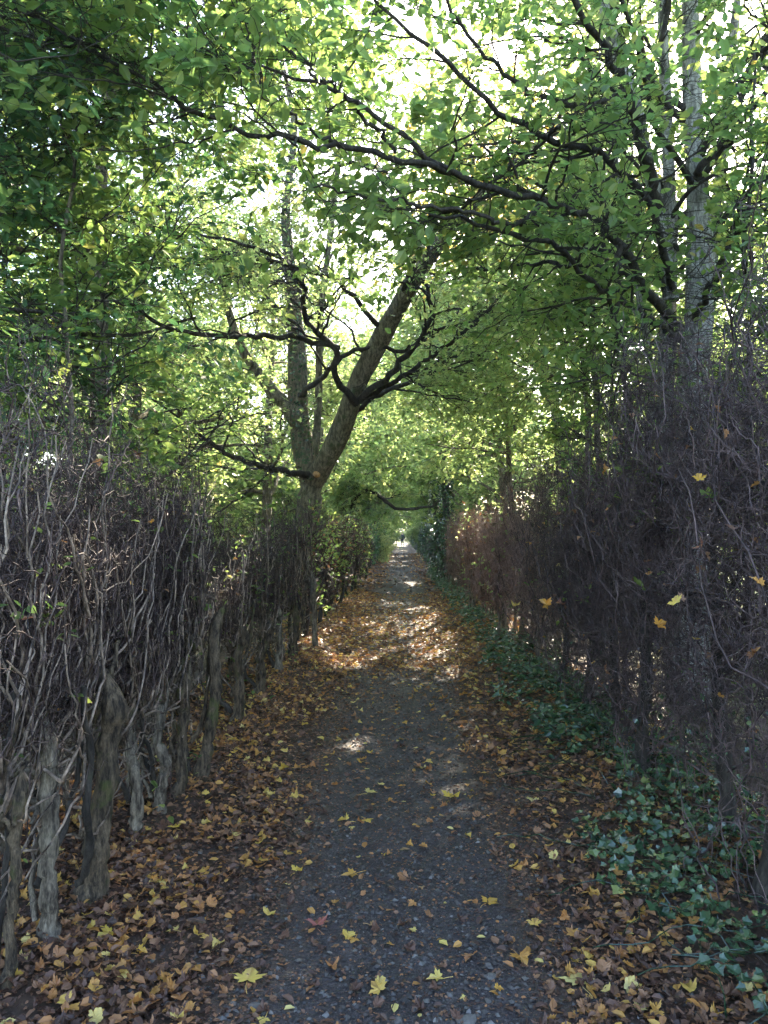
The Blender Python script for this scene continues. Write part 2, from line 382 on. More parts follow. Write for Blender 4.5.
ys = np.r_[-900,-100,-20,-4,np.arange(-2,14,.08),np.arange(14,40,.25),np.arange(40,140,1.5),200,400,900,1500]
a = Acc(); a.add(*grid(xs, ys)); tag(a.build('ground', M['soil']), kind='structure')
ys = np.r_[np.arange(-3,14,.05),np.arange(14,40,.15),np.arange(40,140,.8)]
xs = np.linspace(-1,1,29)
X = np.outer(np.ones(len(ys)), xs); e = .60+.06*np.sin(ys*1.9)+.04*np.sin(ys*5.3)+.03*np.sin(ys*13.1); e2 = .60+.07*np.sin(ys*1.6+2)+.04*np.sin(ys*4.7)+.03*np.sin(ys*11.3)
X = np.where(X < 0, X*(e[:,None]+.1), X*(e2[:,None]+.1))+.03; Y = np.repeat(ys[:,None], 29, 1)
Z = gz(X, Y)+.006-.012*(np.abs(np.outer(np.ones(len(ys)), xs)) > .99)
nx = 29; i, j = np.meshgrid(np.arange(len(ys)-1), np.arange(nx-1), indexing='ij'); q = (i*nx+j).ravel()
a = Acc(); a.add(np.stack([X,Y,Z],-1).reshape(-1,3), np.stack([q,q+1,q+nx+1,q+nx],1)); tag(a.build('path', M['path']), kind='structure')

# gravel
def stone_t(seed):
    r = np.random.default_rng(seed)
    v = np.array([[1,0,0],[-1,0,0],[0,1,0],[0,-1,0],[0,0,1],[0,0,-1.]])*r.uniform(.6,1.1,(6,1))+r.normal(0,.15,(6,3)); v[:,2] *= .55
    f = np.array([[0,2,4],[2,1,4],[1,3,4],[3,0,4],[2,0,5],[1,2,5],[3,1,5],[0,3,5]])
    return v, f, np.zeros(6)
rng = np.random.default_rng(5); a = Acc()
for sd in range(5):
    n = 8000; y = 2.0+rng.random(n)**1.7*12; x = rng.normal(.02,.5,n); x = np.clip(x,-1.05,1.1)
    an = rng.uniform(0,2*PI,n); s = .003+.014*rng.random(n)**5
    a.leaves(np.stack([x,y,gz(x,y)+.006+s*.2],1), np.stack([np.cos(an),np.sin(an),an*0],1), np.stack([rng.normal(0,.2,n),rng.normal(0,.2,n),np.ones(n)],1), s, stone_t(sd), rng.random(n)**1.3)
tag(a.build('gravel', M['stone'], smooth=False), 'dark grey gravel chips pressed into the dirt path', 'gravel', kind='stuff')
for k, (px, py, wd, lab) in enumerate([(466,1011,22,'largest flat blue-grey stone in the path at the bottom edge'),(397,1013,16,'pale blue stone at the bottom left of the large grey path stone'),
        (491,970,13,'small blue stone on path beside the right-hand leaf litter'),(253,1008,15,'dark angular stone near the big yellow maple leaf'),(380,955,9,'small light stone alone in the middle of the near path'),(250,897,10,'small white-grey stone beside yellow leaves at left path edge')]):
    d = F*1.55/(py-534); p = P(px,py,d); r = np.random.default_rng(50+k); s = wd*.5*d/F
    import bmesh
    bm = bmesh.new(); bmesh.ops.create_icosphere(bm, subdivisions=2, radius=1)
    for vv in bm.verts:
        c = vv.co; h = math.sin(c.x*3+k)*.12+math.sin(c.y*4+2*k)*.1+r.normal(0,.04); vv.co = Vector((c.x*(1+h), c.y*(.7+h), max(-.3,min(.42,c.z*(.6+h)))))*s
    me = bpy.data.meshes.new('path_stone'); bm.to_mesh(me); bm.free(); at_ = me.attributes.new('rnd','FLOAT','POINT'); at_.data.foreach_set('value', np.full(len(me.vertices), .88-.02*k))
    me.materials.append(M['stone']); o = bpy.data.objects.new('path_stone', me); COL.objects.link(o)
    o.location = (p[0], p[1], float(gz(p[0],p[1]))+s*.15); o.rotation_euler = (0,0,k*1.3)
    tag(o, lab, 'stone', 'larger stones in the path')

# leaf litter
MT = [maple(True, c, s) for c, s in ((.10,1),(.25,2),(.45,3),(.6,4))]
def blunt(tm, k, rot):
    v, f, e = tm; v = v.copy(); y0 = v[:,1]-.1; d = np.hypot(v[:,0], y0)+1e-6; t = .33+(d-.33)*k; sc_ = np.where(d > .02, t/d, 1)
    v[:,0] *= sc_; v[:,1] = y0*sc_+.1; a_ = v[:,0]*math.cos(rot)+v[:,1]*math.sin(rot)
    v[:,2] += .9*np.maximum(a_-.05,0)**1.5; return v, f, e*0.
LT_ = [blunt(MT[0],.55,.4), blunt(MT[1],.5,2.2), blunt(MT[2],.45,4.), blunt(MT[3],.6,5.2)]
def curled(seed, c):
    v, f, e = OVAL; r = np.random.default_rng(seed); v = v.copy(); v[:,2] += c*(v[:,1]-.5)**2+c*np.abs(v[:,0])*1.2+r.normal(0,.04,6); v[:,0] *= 1.15; return v, f, e
OV = [curled(i, c) for i, c in enumerate((.2,.5,-.4))]
def litter_density(x, y):
    """share kept: banks thick, path centre thin, thick right across from 8.5 to 14 m"""
    ax = x-.03
    pt = np.clip(.75+.35*np.sin(x*6.3+y*2.9+np.sin(y*5.1))+.3*np.sin(y*7.7-x*9.1), .25, 1); left = np.clip((-ax-.52-.10*np.sin(y*1.3))/.35, 0, 1)*pt; right = np.clip((ax-.34-.08*np.sin(y*1.7+1))/.35, 0, 1)*.8*pt
    bank = np.maximum(left, right)
    c = np.clip((y-8.2)/1.2,0,1)*np.clip((17-y)/4,0,1)
    mid = .05+.03*np.clip(y/8,0,1)+.62*c*np.clip(np.abs(ax-.05)/.3+.3,0,1)+.05*(y>17)
    return np.clip(np.maximum(bank, mid), 0, 1)
a = Acc()
def scatter(n, y0, y1, tm, s0, s1, pw=1., rb=(0,1), lift=.03, tilt=.35):
    y = y0+(y1-y0)*rng.random(n)**pw; x = rng.uniform(-1.95,1.95,n)
    k = rng.random(n) < litter_density(x, y); x, y = x[k], y[k]; n = len(x)
    an = rng.uniform(0,2*PI,n); up = np.stack([rng.normal(0,tilt,n),rng.normal(0,tilt,n),np.ones(n)],1)
    yd = np.stack([np.cos(an),np.sin(an),rng.normal(0,.25,n)],1)
    rn = np.clip(rb[0]+(rb[1]-rb[0])*rng.random(n)**1.25, 0, 1)
    h = np.where((np.abs(x) > .6), rng.random(n)*lift, rng.random(n)*.008)
    a.leaves(np.stack([x,y,gz(x,y)+.012+h],1), yd, up, rng.uniform(s0,s1,n), tm, rn)
for tm in LT_: scatter(1500, 2.0, 5, tm, .035, .075, 1.1, (0,1)); scatter(1700, 5, 9.5, tm, .04, .08, 1., (.2,1.03))
for tm in MT[:2]: scatter(500, 2.0, 9, tm, .05, .09, 1.1, (.3,1))
for tm in OV: scatter(4200, 2.0, 5, tm, .02, .05, 1.1, (0,.9)); scatter(4200, 5, 9.5, tm, .025, .055, 1., (.15,.98))
for tm in OV: scatter(8000, 2.0, 9, tm, .010, .03, 1.1, (0,.7))
def crumbs(n):
    y = 2.0+10*rng.random(n)**1.3; x = rng.normal(0,.5,n); k = np.abs(x) < 1.2; x, y = x[k], y[k]; n = len(x); an = rng.uniform(0,6.28,n)
    a.leaves(np.stack([x,y,gz(x,y)+.009],1), np.stack([np.cos(an),np.sin(an),rng.normal(0,.2,n)],1), np.stack([rng.normal(0,.35,n),rng.normal(0,.35,n),np.ones(n)],1), rng.uniform(.005,.02,n), OV[int(n)%3], rng.random(n)*.7)
crumbs(6000); crumbs(6001); crumbs(6002)
for tm in OV+LT_[:1]:
    n = 9000; y = 2.0+6*rng.random(n)**1.2; x = rng.uniform(.45,1.95,n)*np.where(rng.random(n) < .5, 1, -1); an = rng.uniform(0,6.28,n)
    a.leaves(np.stack([x,y,gz(x,y)+.010],1), np.stack([np.cos(an),np.sin(an),rng.normal(0,.3,n)],1), np.stack([rng.normal(0,.4,n),rng.normal(0,.4,n),np.ones(n)],1), rng.uniform(.008,.03,n), tm, rng.random(n)*.62)
nt_ = 420; y = 2.1+9*rng.random(nt_)**1.4; x = rng.normal(0,.9,nt_); an = rng.uniform(0,6.28,nt_); st_ = np.stack([x,y,gz(x,y)+.016],1); tw = [st_]
for k in range(4):
    an = an+rng.normal(0,.3,nt_); q = tw[-1]+np.stack([np.cos(an)*.03,np.sin(an)*.03,rng.normal(0,.004,nt_)],1); q[:,2] = np.maximum(q[:,2], gz(q[:,0],q[:,1])+.012); tw.append(q)
a.tubes(np.stack(tw,1), np.repeat(rng.uniform(.0008,.0022,nt_)[:,None],5,1), 4)
for tm in (LT_[1],)+tuple(OV): scatter(6500, 9, 20, tm, .04, .085, 1, (.3,1.02))
for tm in (LT_[0], OV[0]): scatter(4500, 20, 60, tm, .09, .16, 1, (0,.95))
tag(a.build('leaf_litter', M['litter'], smooth=False), 'brown and orange fallen leaves lying thick along both path edges', 'leaf litter', kind='stuff')

# single leaves on the path
def fallen(px, py, wd, rn, lab, tm, rot, grp='single fallen leaves on the path', lift=.012, shared=None):
    d = F*1.55/(py-534); p = P(px,py,d); size = wd*d/F
    g = float(gz(p[0],p[1]))
    k = Acc(); V, Fc, ve = tm
    an = rot; v = V*size; c_, s_ = math.cos(an), math.sin(an); v = v@np.array([[c_,s_,0],[-s_,c_,0],[0,0,1]])
    v[:,2] -= v[:,2].min(); k.add(v, Fc, np.full(len(V), rn), ve)
    if len(V) > 12:  # stalk
        st = np.array([[0,.0,.0],[.01,-.18,.03],[.05,-.38,.05],[.11,-.55,.03]])*size; st = resample(st, 6)@np.array([[c_,s_,0],[-s_,c_,0],[0,0,1]])
        st[:,2] += .002; kk = Acc()
        kk.tubes(st[None], np.full((1,6), .0013), 4); k.add(kk.v[0], kk.l[0].reshape(-1,4), np.full(24, rn), np.ones(24))
    o = k.build('fallen_leaf', M['heroleaf'], None, False, loc=(p[0],p[1],g+lift)); 
    tag(o, lab, 'leaf', grp); return o
H = [(247,985,40,.80,'largest bright yellow maple leaf on the near path, lower left'),(112,947,27,.74,'yellow maple leaf on brown litter below the thick mossy stem'),
 (137,962,17,.62,'small golden leaf just right of the yellow maple leaf by the left stems'),(175,937,17,.92,'pale yellow leaf at the left litter edge above the big yellow leaf'),
 (78,938,18,.36,'tan folded leaf at the foot of the second grey stem'),(295,874,16,.76,'small yellow leaf on the left half of the path, left of its neighbour'),
 (355,872,21,.55,'orange-yellow curled leaf in the middle of the near path'),(370,920,13,.38,'small tan leaf on the path right of the reddish curled leaf'),
 (318,929,26,.0,'reddish pink-brown curled leaf on the near path'),(355,935,14,.52,'small orange leaf just below right of the reddish curled leaf'),
 (367,791,17,.95,'pale yellow leaf lying on mid path between the two sun stripes'),(347,819,16,.78,'yellow leaf on mid path with another just to its right'),
 (366,816,14,.7,'golden leaf touching its yellow neighbour on mid path'),(307,826,12,.88,'pale yellow leaf on the left side of mid path'),
 (287,772,16,.66,'golden leaf at the left path edge beside the litter'),(201,881,20,.64,'golden leaf at the left litter edge below the pale stem'),
 (176,838,16,.72,'bright yellow leaf at the foot of the curved stem'),(152,826,17,.5,'orange leaf between the curved stem and the pale stem'),
 (487,900,24,.58,'pair-like folded tan and yellow leaf on the right path edge'),(441,972,22,.86,'yellow leaf on the near path, lower right of centre'),
 (439,936,11,.84,'small yellow leaf right of centre on the near path'),(580,981,40,.99,'large pale cream maple leaf on the right verge'),
 (599,1012,24,.4,'tan leaf at the bottom edge below the large cream maple leaf'),(496,985,13,.55,'small orange leaf beside the small blue stone'),
 (544,961,12,.9,'small pale yellow leaf left of the large cream maple leaf'),(519,955,26,.48,'long orange leaf on the right litter edge'),
 (449,799,22,.74,'yellow leaf on the right side of mid path'),(567,787,22,.66,'upright yellow leaf among the ivy under the right hedge'),
 (534,737,20,.5,'glowing orange leaf on the green undergrowth right of the path'),(383,783,11,.9,'pale leaf at the centre of mid path'),
 (265,1021,16,.83,'yellow leaf cut by the bottom edge of the picture'),(284,1012,12,.98,'greenish cream leaf at the bottom edge beside a yellow leaf'),
 (410,846,11,.36,'small tan leaf right of centre in mid path'),(318,740,11,.8,'yellow leaf at the left path edge in the narrow sun stripe'),
 (245,868,14,.45,'brown-orange leaf on the left edge of mid path'),(140,985,14,.3,'dull brown leaf at the lower left litter edge')]
for k, (px,py,wd,rn,lab) in enumerate(H): fallen(px,py,wd,rn,lab,MT[k%3] if wd>12 else OV[k%3],(k*2.399)%(2*PI))
base = {}
labs = ['small yellowish leaf scattered on the bare near half of the path','small tan leaf scattered on the bare middle stretch of the path']
rg = np.random.default_rng(21)
for k in range(90):
    y = 2.5+rg.random()*6.0; x = np.clip(rg.normal(.0,.3),-.5,.5)
    key = k % 6
    if key not in base:
        c = Acc(); tm = (MT+OV)[key]; c.add(tm[0]*.035, tm[1], np.full(len(tm[0]), (.9,.36,.7,.25,.95,.5)[key]), tm[2]); base[key] = c.mesh('fallen_leaf', smooth=False); base[key].materials.append(M['heroleaf'])
    o = bpy.data.objects.new('fallen_leaf', base[key]); COL.objects.link(o); s = rg.uniform(.6,1.25)
    o.location = (x, y, float(gz(x,y))+.012); o.rotation_euler = (rg.normal(0,.15), rg.normal(0,.15), rg.uniform(0,6.28)); o.scale = (s,s,s)
    tag(o, labs[0] if y < 5 else labs[1], 'leaf', 'small leaves scattered on the near path' if y < 5 else 'small leaves scattered on the middle path')

# ------------------------------------------------------------------ slab clamp for hedges
def slab(Pt, cx, hw, top=2.2, soft=.25):
    Pt[...,0] = cx+hw*np.tanh((Pt[...,0]-cx)/hw)
    z = Pt[...,2]; t = top+.08*np.sin(Pt[...,1]*2.3)+.05*np.sin(Pt[...,1]*6.1)
    over = z > t-soft; z2 = t-soft+soft*np.tanh((z-(t-soft))/soft); Pt[...,2] = np.where(over, z2, z)
    low = Pt[...,2] < .04; Pt[...,2] = np.where(low, .04+np.abs(Pt[...,2]-.04)*.3, Pt[...,2])
    return Pt
def lumpy(R, rng, amt=.12): return R*(1+rng.normal(0, amt, R.shape))

def hedge_shrub(trunk, seed, lab, cx, hw, top, nb, nt, nf, mats, spread=.5, tmin=.7, leaves=20, nlow=6, deadn=6, bl=(.6,1.3), rb0=0, grp=None, knob=True, rb_=.0075, up_=.095):
    """trunk: list of (x,y,z,r)"""
    rng = np.random.default_rng(seed)
    b = np.array(trunk[0][:3]); root = thing('hedge_shrub', tuple(b), lab, 'hedge shrub', grp)
    q = resample(np.array(trunk), 34); T = q[None,:,:3].copy(); kk = rng.normal(0,.011,(7,2)); kk[0] = 0; T[0,:,0] += np.interp(np.linspace(0,6,34), np.arange(7), kk[:,0]); T[0,:,1] += np.interp(np.linspace(0,6,34), np.arange(7), kk[:,1]); T[0,1:] += rng.normal(0,.003,(33,3)); R = lumpy(q[None,:,3], rng, .06); R[0,:5] *= np.linspace(1.5,1.05,5)
    if knob: R[0,-8:] *= np.array([1.0,1.1,1.15,1.1,1.0,.85,.6,.3])
    R[0,-1] *= .2
        # forks and burrs at the head
    K, KR, _ = grow(rng, T, R, 6 if knob else 5, (.70,.97) if knob else (.35,.9), (20,75), (.3,.75), 14, .20, .08, (.55,.009), .03, .35, kink=.35)
    U, UR, _ = grow(rng, T, R, 8 if knob else 3, (.45,.99), (60,90), (.05,.14), 5, .3, 0, (.45,.010), .024, .45)
    K, U = slab(K, cx, hw, top), slab(U, cx, hw, top)
    if knob:
        E, ER, _ = grow(rng, T, R, 2, (.0,.35), (25,60), (.8,1.3), 18, .12, .12, (.42,.012), .02, .55, kink=.22); E[:,0,2] = np.minimum(E[:,0,2], .3); E = slab(E, cx, hw, top)
        for q_ in range(2):
            a = Acc(); a.tubes(E[q_:q_+1], lumpy(ER[q_:q_+1], rng, .12), 9, .07); a.build('stem', mats[0] if q_ else M['bark_dark'], root)
    a = Acc(); a.tubes(T, R, 18, .075); a.tubes(K, KR, 9, .06); a.tubes(U, UR, 7, .1); a.build('trunk', mats[0], root)
    # branches
    B, BR, _ = grow(rng, T, R, nb, (tmin,1), (15,100), bl, 14, .16, up_, (.30,.0042), rb_, .35, kink=.30)
    B3, BR3, _ = grow(rng, K, KR, nb//2, (.3,1), (10,80), bl, 14, .16, .07, (.5,.0042), rb_, .35, kink=.30)
    B2, BR2, _ = grow(rng, T, R, nlow, (.25,.85), (50,90), (.3,.9), 14, .2, .03, (.2,.004), rb_, .3, kink=.4)
    B = np.concatenate([B,B2,B3]); BR = np.concatenate([BR,BR2,BR3])
    B[...,1] = b[1]+(B[...,1]-b[1])*spread*2
    nt0 = nt; S, SR, _ = grow(rng, B, BR, nt, (.1,1), (30,110), (.2,.6), 9, .2, .015, (.65,.0026), .0052, .4, kink=.4)
    X_, XR, _ = grow(rng, B, BR, nt, (.2,1), (60,110), (.2,.55), 9, .2, -.01, (.5,.0022), .004, .5, kink=.45)
    S = np.concatenate([S, X_]); SR = np.concatenate([SR, XR])
    B, S = slab(B, cx, hw, top), slab(S, cx, hw, top)
    Fi, FR, _ = grow(rng, S, SR, nf, (.1,1), (30,105), (.08,.28), 6, .2, .0, (.6,.0017), .0024, .5, kink=.45)
    Fi = slab(Fi, cx, hw*1.06, top+.06)
    if knob:
        S = S[(S[...,2].min(1) > .74) | (rng.random(len(S)) < .05)]; SR = SR[:len(S)]; Fi = Fi[(Fi[...,2].min(1) > .74) | (rng.random(len(Fi)) < .05)]; FR = FR[:len(Fi)]
    ks = keep_tw(S) | (rng.random(len(S)) < .25); kf = keep_tw(Fi); kb = keep_tw(B) | (rng.random(len(B)) < .5)
    a = Acc(); a.tubes(B[kb], BR[kb], 6); a.build('branches', mats[1], root)
    a = Acc(); a.tubes(S[ks], SR[ks], 4); a.tubes(Fi[kf], FR[kf], 3); a.build('twigs', mats[2], root)
    if leaves:
        a = Acc(); i = rng.choice(len(Fi), max(1, leaves//3)); leafset(rng, a, Fi[i], 3, (.03,.06), OVAL, .3, rbias=.0); a.build('leaves', M['leaf_mid'], root)
    if deadn:
        a = Acc(); i = rng.choice(len(Fi), deadn); leafset(rng, a, Fi[i], 1, (.03,.06), MT[1], .3, rbias=.1); a.build('dead_leaves', M['litter'], root)
    return root

def px_trunk(pts):
    """first point stands on the ground, the others at about the same depth"""
    out = []; d0 = F*1.5/(pts[0][1]-534); pts = [(x, y, wd*.8) for x, y, wd in pts]
    for k, (x, y, wd) in enumerate(pts):
        p = P(x, y, d0); 
        if k == 0: p[2] = float(gz(p[0],p[1]))-.04
        out.append((*p, wd*.5*d0/F))
    return out
LT = [([(5,992,15),(12,900,13),(10,830,14),(18,770,13)], 'bark_left', 'thin grey hedge stem at the far left, nearest to the camera'),
      ([(47,945,24),(47,880,21),(44,810,22),(50,750,20),(48,712,24)], 'bark_grey', 'straight smooth grey hedge stem, second from the left in front'),
      ([(90,898,34),(98,830,31),(108,770,28),(113,715,25),(102,665,22)], 'bark_left', 'thickest hedge stem, dark and mossy with a knobbly head'),
      ([(135,838,16),(137,780,14),(130,730,14),(133,690,15)], 'bark_grey', 'slim upright pale stem just right of the thick mossy stem'),
      ([(158,815,14),(164,775,14),(156,735,13),(158,700,15)], 'bark_grey', 'S-curved blue-grey hedge stem right of the slim pale stem'),
      ([(176,800,14),(182,750,13),(180,710,14),(186,670,16)], 'bark_left', 'dark stem close behind the S-curved grey stem'),
      ([(198,782,17),(208,740,15),(214,690,14),(216,640,14),(222,605,13)], 'bark_left', 'leaning hedge stem with a big dark knobbly head'),
      ([(236,728,15),(242,690,13),(236,655,13),(244,625,15)], 'bark_left', 'mossy hedge stem right of the one with the big head'),
      ([(258,695,11),(262,655,11),(272,620,13)], 'bark_left', 'dark forked stem midway down the left hedge'),
      ([(278,675,10),(280,640,9),(276,605,11)], 'bark_grey', 'thin pale stem midway along the left hedge'),
      ([(292,662,9),(296,625,8),(291,595,10)], 'bark_left', 'thin dark stem just before the straight stem by the forked tree'),
      ([(315,650,8),(314,610,7),(312,570,8)], 'bark_grey', 'straight slender stem below the forked tree')]
for k, (pts, bk, lab) in enumerate(LT):
    tall = max(0, 1-k/6.)
    d = F*1.5/(pts[0][1]-534); near = d < 5
    hedge_shrub(px_trunk(pts), 100+k, lab, -1.62, .46, 2.5, 36 if near else 30, 440 if near else 330, 3000 if near else 2000, (M[bk], M['twig_left'], M['twig_fine']), .55, .72, leaves=45 if k < 6 else 130, deadn=14, nlow=12, bl=(.6+.3*tall,1.5+.4*tall), up_=.095+.02*tall, grp='stems of the left hedge')
# a second row behind, seen between the front stems
BR_ = [(-1.95,2.6,'back-row stem behind the two nearest left hedge stems'),(-1.9,3.55,'broad pale back-row stem beside the thick mossy stem'),(-2.0,4.6,'back-row stem behind the S-curved grey stem'),(-1.95,5.8,'back-row stem behind the knobbly-headed leaning stem'),(-2.0,7.2,'back-row stem midway down the left hedge'),(-1.95,9.0,'back-row stem farthest down the left hedge'),(-1.85,1.8,'left hedge shrub reaching in from beside the camera')]
for k, (x, y, lab) in enumerate(BR_):
    r = .05 if k == 1 else .03
    tr = [(x,y,0,r),(x+.03,y+.02,.4,r*.9),(x-.02,y-.02,.8,r*.9),(x,y,1.05,r)]
    hedge_shrub(tr, 150+k, lab, -1.80, .45, 2.45 if y > 2 else 1.9, 24, 300, 2600, (M['bark_grey'], M['twig_left'], M['twig_fine']), .7, .65, leaves=25, deadn=4, nlow=8, bl=(.8,1.8) if y < 6 else (.6,1.5), up_=.11 if y < 6 else .095, grp='stems of the left hedge')

# right hedge shrubs
RT = [((1.72,2.35),.03,'right hedge shrub filling the right edge nearest the camera'),((1.50,3.15),.075,'right hedge shrub on the thick dark leaning trunk above the ivy'),((1.62,3.9),.04,'right hedge shrub with the sunlit gap at its foot'),
      ((1.42,4.7),.04,'right hedge shrub with bare bent stems beside the ivy bank'),((1.5,5.5),.035,'right hedge shrub behind the bent bare stems'),((1.5,6.4),.035,'dark right hedge shrub over the brightest green undergrowth'),
      ((1.5,7.4),.03,'right hedge shrub just before the pale slender stems'),((1.52,8.5),.028,'right hedge shrub with pale slender stems, nearer'),((1.55,9.6),.028,'right hedge shrub with pale slender stems, farther')]
for k, ((x,y), r, lab) in enumerate(RT):
    rg = np.random.default_rng(200+k); ln = rg.uniform(-.12,.12)
    tr = [(x,y,-.02,r*1.1),(x+ln*.4,y,.3,r),(x+ln,y+.05,.7,r*.85),(x+ln*.8,y+.1,1.15,r*.6),(x+ln*.8+.05,y+.1,2.2 if k < 4 else 1.75,r*.25)]
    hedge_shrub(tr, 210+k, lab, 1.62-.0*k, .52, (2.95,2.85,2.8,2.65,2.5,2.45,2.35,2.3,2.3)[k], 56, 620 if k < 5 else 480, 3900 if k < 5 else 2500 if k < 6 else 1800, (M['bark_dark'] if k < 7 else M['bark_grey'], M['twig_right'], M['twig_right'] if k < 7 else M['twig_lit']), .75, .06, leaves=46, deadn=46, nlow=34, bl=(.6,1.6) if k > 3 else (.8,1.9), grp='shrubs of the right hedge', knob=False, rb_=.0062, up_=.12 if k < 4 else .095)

# ------------------------------------------------------------------ far hedges
def hedge_run(y0, y1, side, lab, seed, mats, dens, leafm, nleaf, rscale=1., top=2.1, cx=1.52, dead=0, stems=2.0, hw=.5):
    rng = np.random.default_rng(seed); L = y1-y0; cx = cx*side
    root = thing('hedge', (cx, y0, 0), lab, 'hedge')
    ns = int(L*stems); y = np.linspace(y0, y1, ns)+rng.normal(0,.1,ns); x = cx-side*.12+rng.normal(0,.12,ns)
    T = np.stack([np.stack([x+rng.normal(0,.05,ns), y+rng.normal(0,.08,ns), np.full(ns,h)], 1) for h in (-.03,.35,.7,1.1,1.5)], 1)
    a = Acc(); TR = np.outer(rng.uniform(.02,.04,ns), [1.3,1,.9,.8,.4]); pass
    for q_ in range(ns):
        a = Acc(); a.tubes(T[q_:q_+1], TR[q_:q_+1], 6); a.build('stem', mats[0], root)
    N = int(L*dens)
    S, SR, _ = grow(rng, T, TR, N, (.3,1), (15,80), (.5,1.2), 8, .2, .06, (.3,.004*rscale), .009*rscale, .4)
    S = slab(S, cx, hw, top)
    Fi, FR, _ = grow(rng, S, SR, N*4, (.1,1), (25,80), (.2,.5), 5, .25, .03, (.6,.0028*rscale), .004*rscale, .5)
    Fi = slab(Fi, cx, hw*1.06, top+.05); k = keep_tw(Fi) | (np.abs(Fi[:,:,0]).min(1) > 1.2)
    a = Acc(); a.tubes(S, SR, 4); a.tubes(Fi[k], FR[k], 3); a.build('twigs', mats[1], root)
    if nleaf:
        a = Acc(); i = rng.choice(len(Fi), int(L*nleaf/4)); leafset(rng, a, Fi[i], 4, (.04*rscale**.5,.08*rscale**.5), OVAL, .1, tilt=.8, spread=.04); a.build('leaves', leafm, root)
    if dead:
        a = Acc(); i = rng.choice(len(Fi), int(L*dead/2)); leafset(rng, a, Fi[i], 2, (.05,.08), OV[1], .1, tilt=.8, spread=.04, rbias=.0); a.build('dead_leaves', M['litter'], root)
    return root
hedge_run(10.5, 30, -1, 'brown twiggy left hedge running on beyond the forked tree', 301, (M['bark_dark'],M['twig_fine']), 110, M['leaf_mid'], 260, 1.3, 2.1, dead=60)
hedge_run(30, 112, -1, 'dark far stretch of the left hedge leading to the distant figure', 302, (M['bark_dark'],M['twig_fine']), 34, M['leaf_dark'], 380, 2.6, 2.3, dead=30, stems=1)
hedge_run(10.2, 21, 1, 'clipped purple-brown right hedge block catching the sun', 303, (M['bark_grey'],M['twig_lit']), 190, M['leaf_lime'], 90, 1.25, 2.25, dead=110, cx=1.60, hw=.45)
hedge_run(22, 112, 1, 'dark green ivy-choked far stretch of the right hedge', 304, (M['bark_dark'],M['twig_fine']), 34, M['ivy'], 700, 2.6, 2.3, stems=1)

# ivy-clad trunks on the right, beyond the clipped block
def ivy_post(x, y, h, r, lab, seed):
    rng = np.random.default_rng(seed); root = thing('ivy_clad_tree', (x,y,0), lab, 'tree')
    q = resample(np.array([(x,y,-.05,r*1.2),(x+.03,y,h*.5,r),(x-.05,y+.1,h,r*.8),(x,y+.2,h*1.8,r*.4)]), 12)
    a = Acc(); a.tubes(q[None,:,:3], q[None,:,3], 10); a.build('trunk', M['bark_dark'], root)
    n = int(2600*h/3); t = rng.random(n)**.8; p,_,_ = at(q[None,:,:3], q[None,:,3], np.zeros(n,int), t*.75); an = rng.uniform(0,2*PI,n)
    o = np.stack([np.cos(an),np.sin(an),np.zeros(n)],1); rad = r+.05+.20*rng.random(n)*(1.2-t)
    a = Acc(); a.leaves(p+o*rad[:,None], np.stack([rng.normal(0,.5,n),rng.normal(0,.5,n),-np.ones(n)],1), o+rng.normal(0,.4,(n,3)), rng.uniform(.05,.10,n), IVY, rng.random(n)); a.build('ivy', M['ivy'], root)
ivy_post(1.42, 24.5, 3.0, .13, 'ivy-clad trunk just beyond the clipped brown hedge end', 401)
ivy_post(1.38, 31, 3.2, .15, 'second ivy-clad trunk along the right side', 402)
ivy_post(1.35, 41, 3.4, .16, 'third ivy-clad trunk, farthest down the right side', 403)

# ------------------------------------------------------------------ ivy and undergrowth on the right verge
rng = np.random.default_rng(61); a = Acc()
n = 6500; y = 2.1+rng.random(n)*9; x = 1.0+rng.random(n)**.8*.95+.14*np.sin(y*1.4)-.012*y
pat = (np.sin(x*7+y*2.1)+np.sin(y*3.3-x*4)+np.sin(y*7.1+2)*.6) > -.6+np.clip((1.15-x)*3,-1,2); x, y = x[pat], y[pat]; n = len(x)
up = np.stack([rng.normal(-.15,.4,n),rng.normal(-.25,.4,n),np.ones(n)],1); an = rng.uniform(0,2*PI,n)
a.leaves(np.stack([x,y,gz(x,y)+.03+rng.random(n)*.07+.10*np.clip(x-1.3,0,1)],1), np.stack([np.cos(an),np.sin(an),rng.normal(0,.3,n)],1), up, rng.uniform(.026,.085,n), IVY, rng.random(n))
n = 2600; y = 2.3+rng.random(n)*8; x = 1.35+rng.random(n)*.5; z = .1+rng.random(n)**2*.7; an = rng.uniform(0,2*PI,n)
k = rng.random(n) < .35+.3*np.sin(y*2); x,y,z,an = x[k],y[k],z[k],an[k]; n = len(x)
a.leaves(np.stack([x,y,z],1), np.stack([rng.normal(0,.6,n),rng.normal(0,.6,n),-np.ones(n)],1), np.stack([-np.ones(n),rng.normal(-.3,.5,n),rng.normal(.4,.4,n)],1), rng.uniform(.028,.055,n), IVY, rng.random(n))
nv = 90; st_ = np.stack([rng.uniform(1.0,1.7,nv), rng.uniform(2.2,8,nv), np.full(nv,.05)],1); dr = rng.uniform(0,2*PI,nv); V_ = [st_]
for k in range(9):
    dr = dr+rng.normal(0,.4,nv); q = V_[-1]+np.stack([np.cos(dr)*.07,np.sin(dr)*.07,np.zeros(nv)],1); q[:,2] = gz(q[:,0],q[:,1])+.05+.02*rng.random(nv); V_.append(q)
a.tubes(np.stack(V_,1), np.full((nv,10),.0025), 4)
tag(a.build('ivy_ground_cover', M['ivy'], smooth=False), 'glossy dark ivy trailing over the right verge under the hedge', 'ivy', kind='stuff')
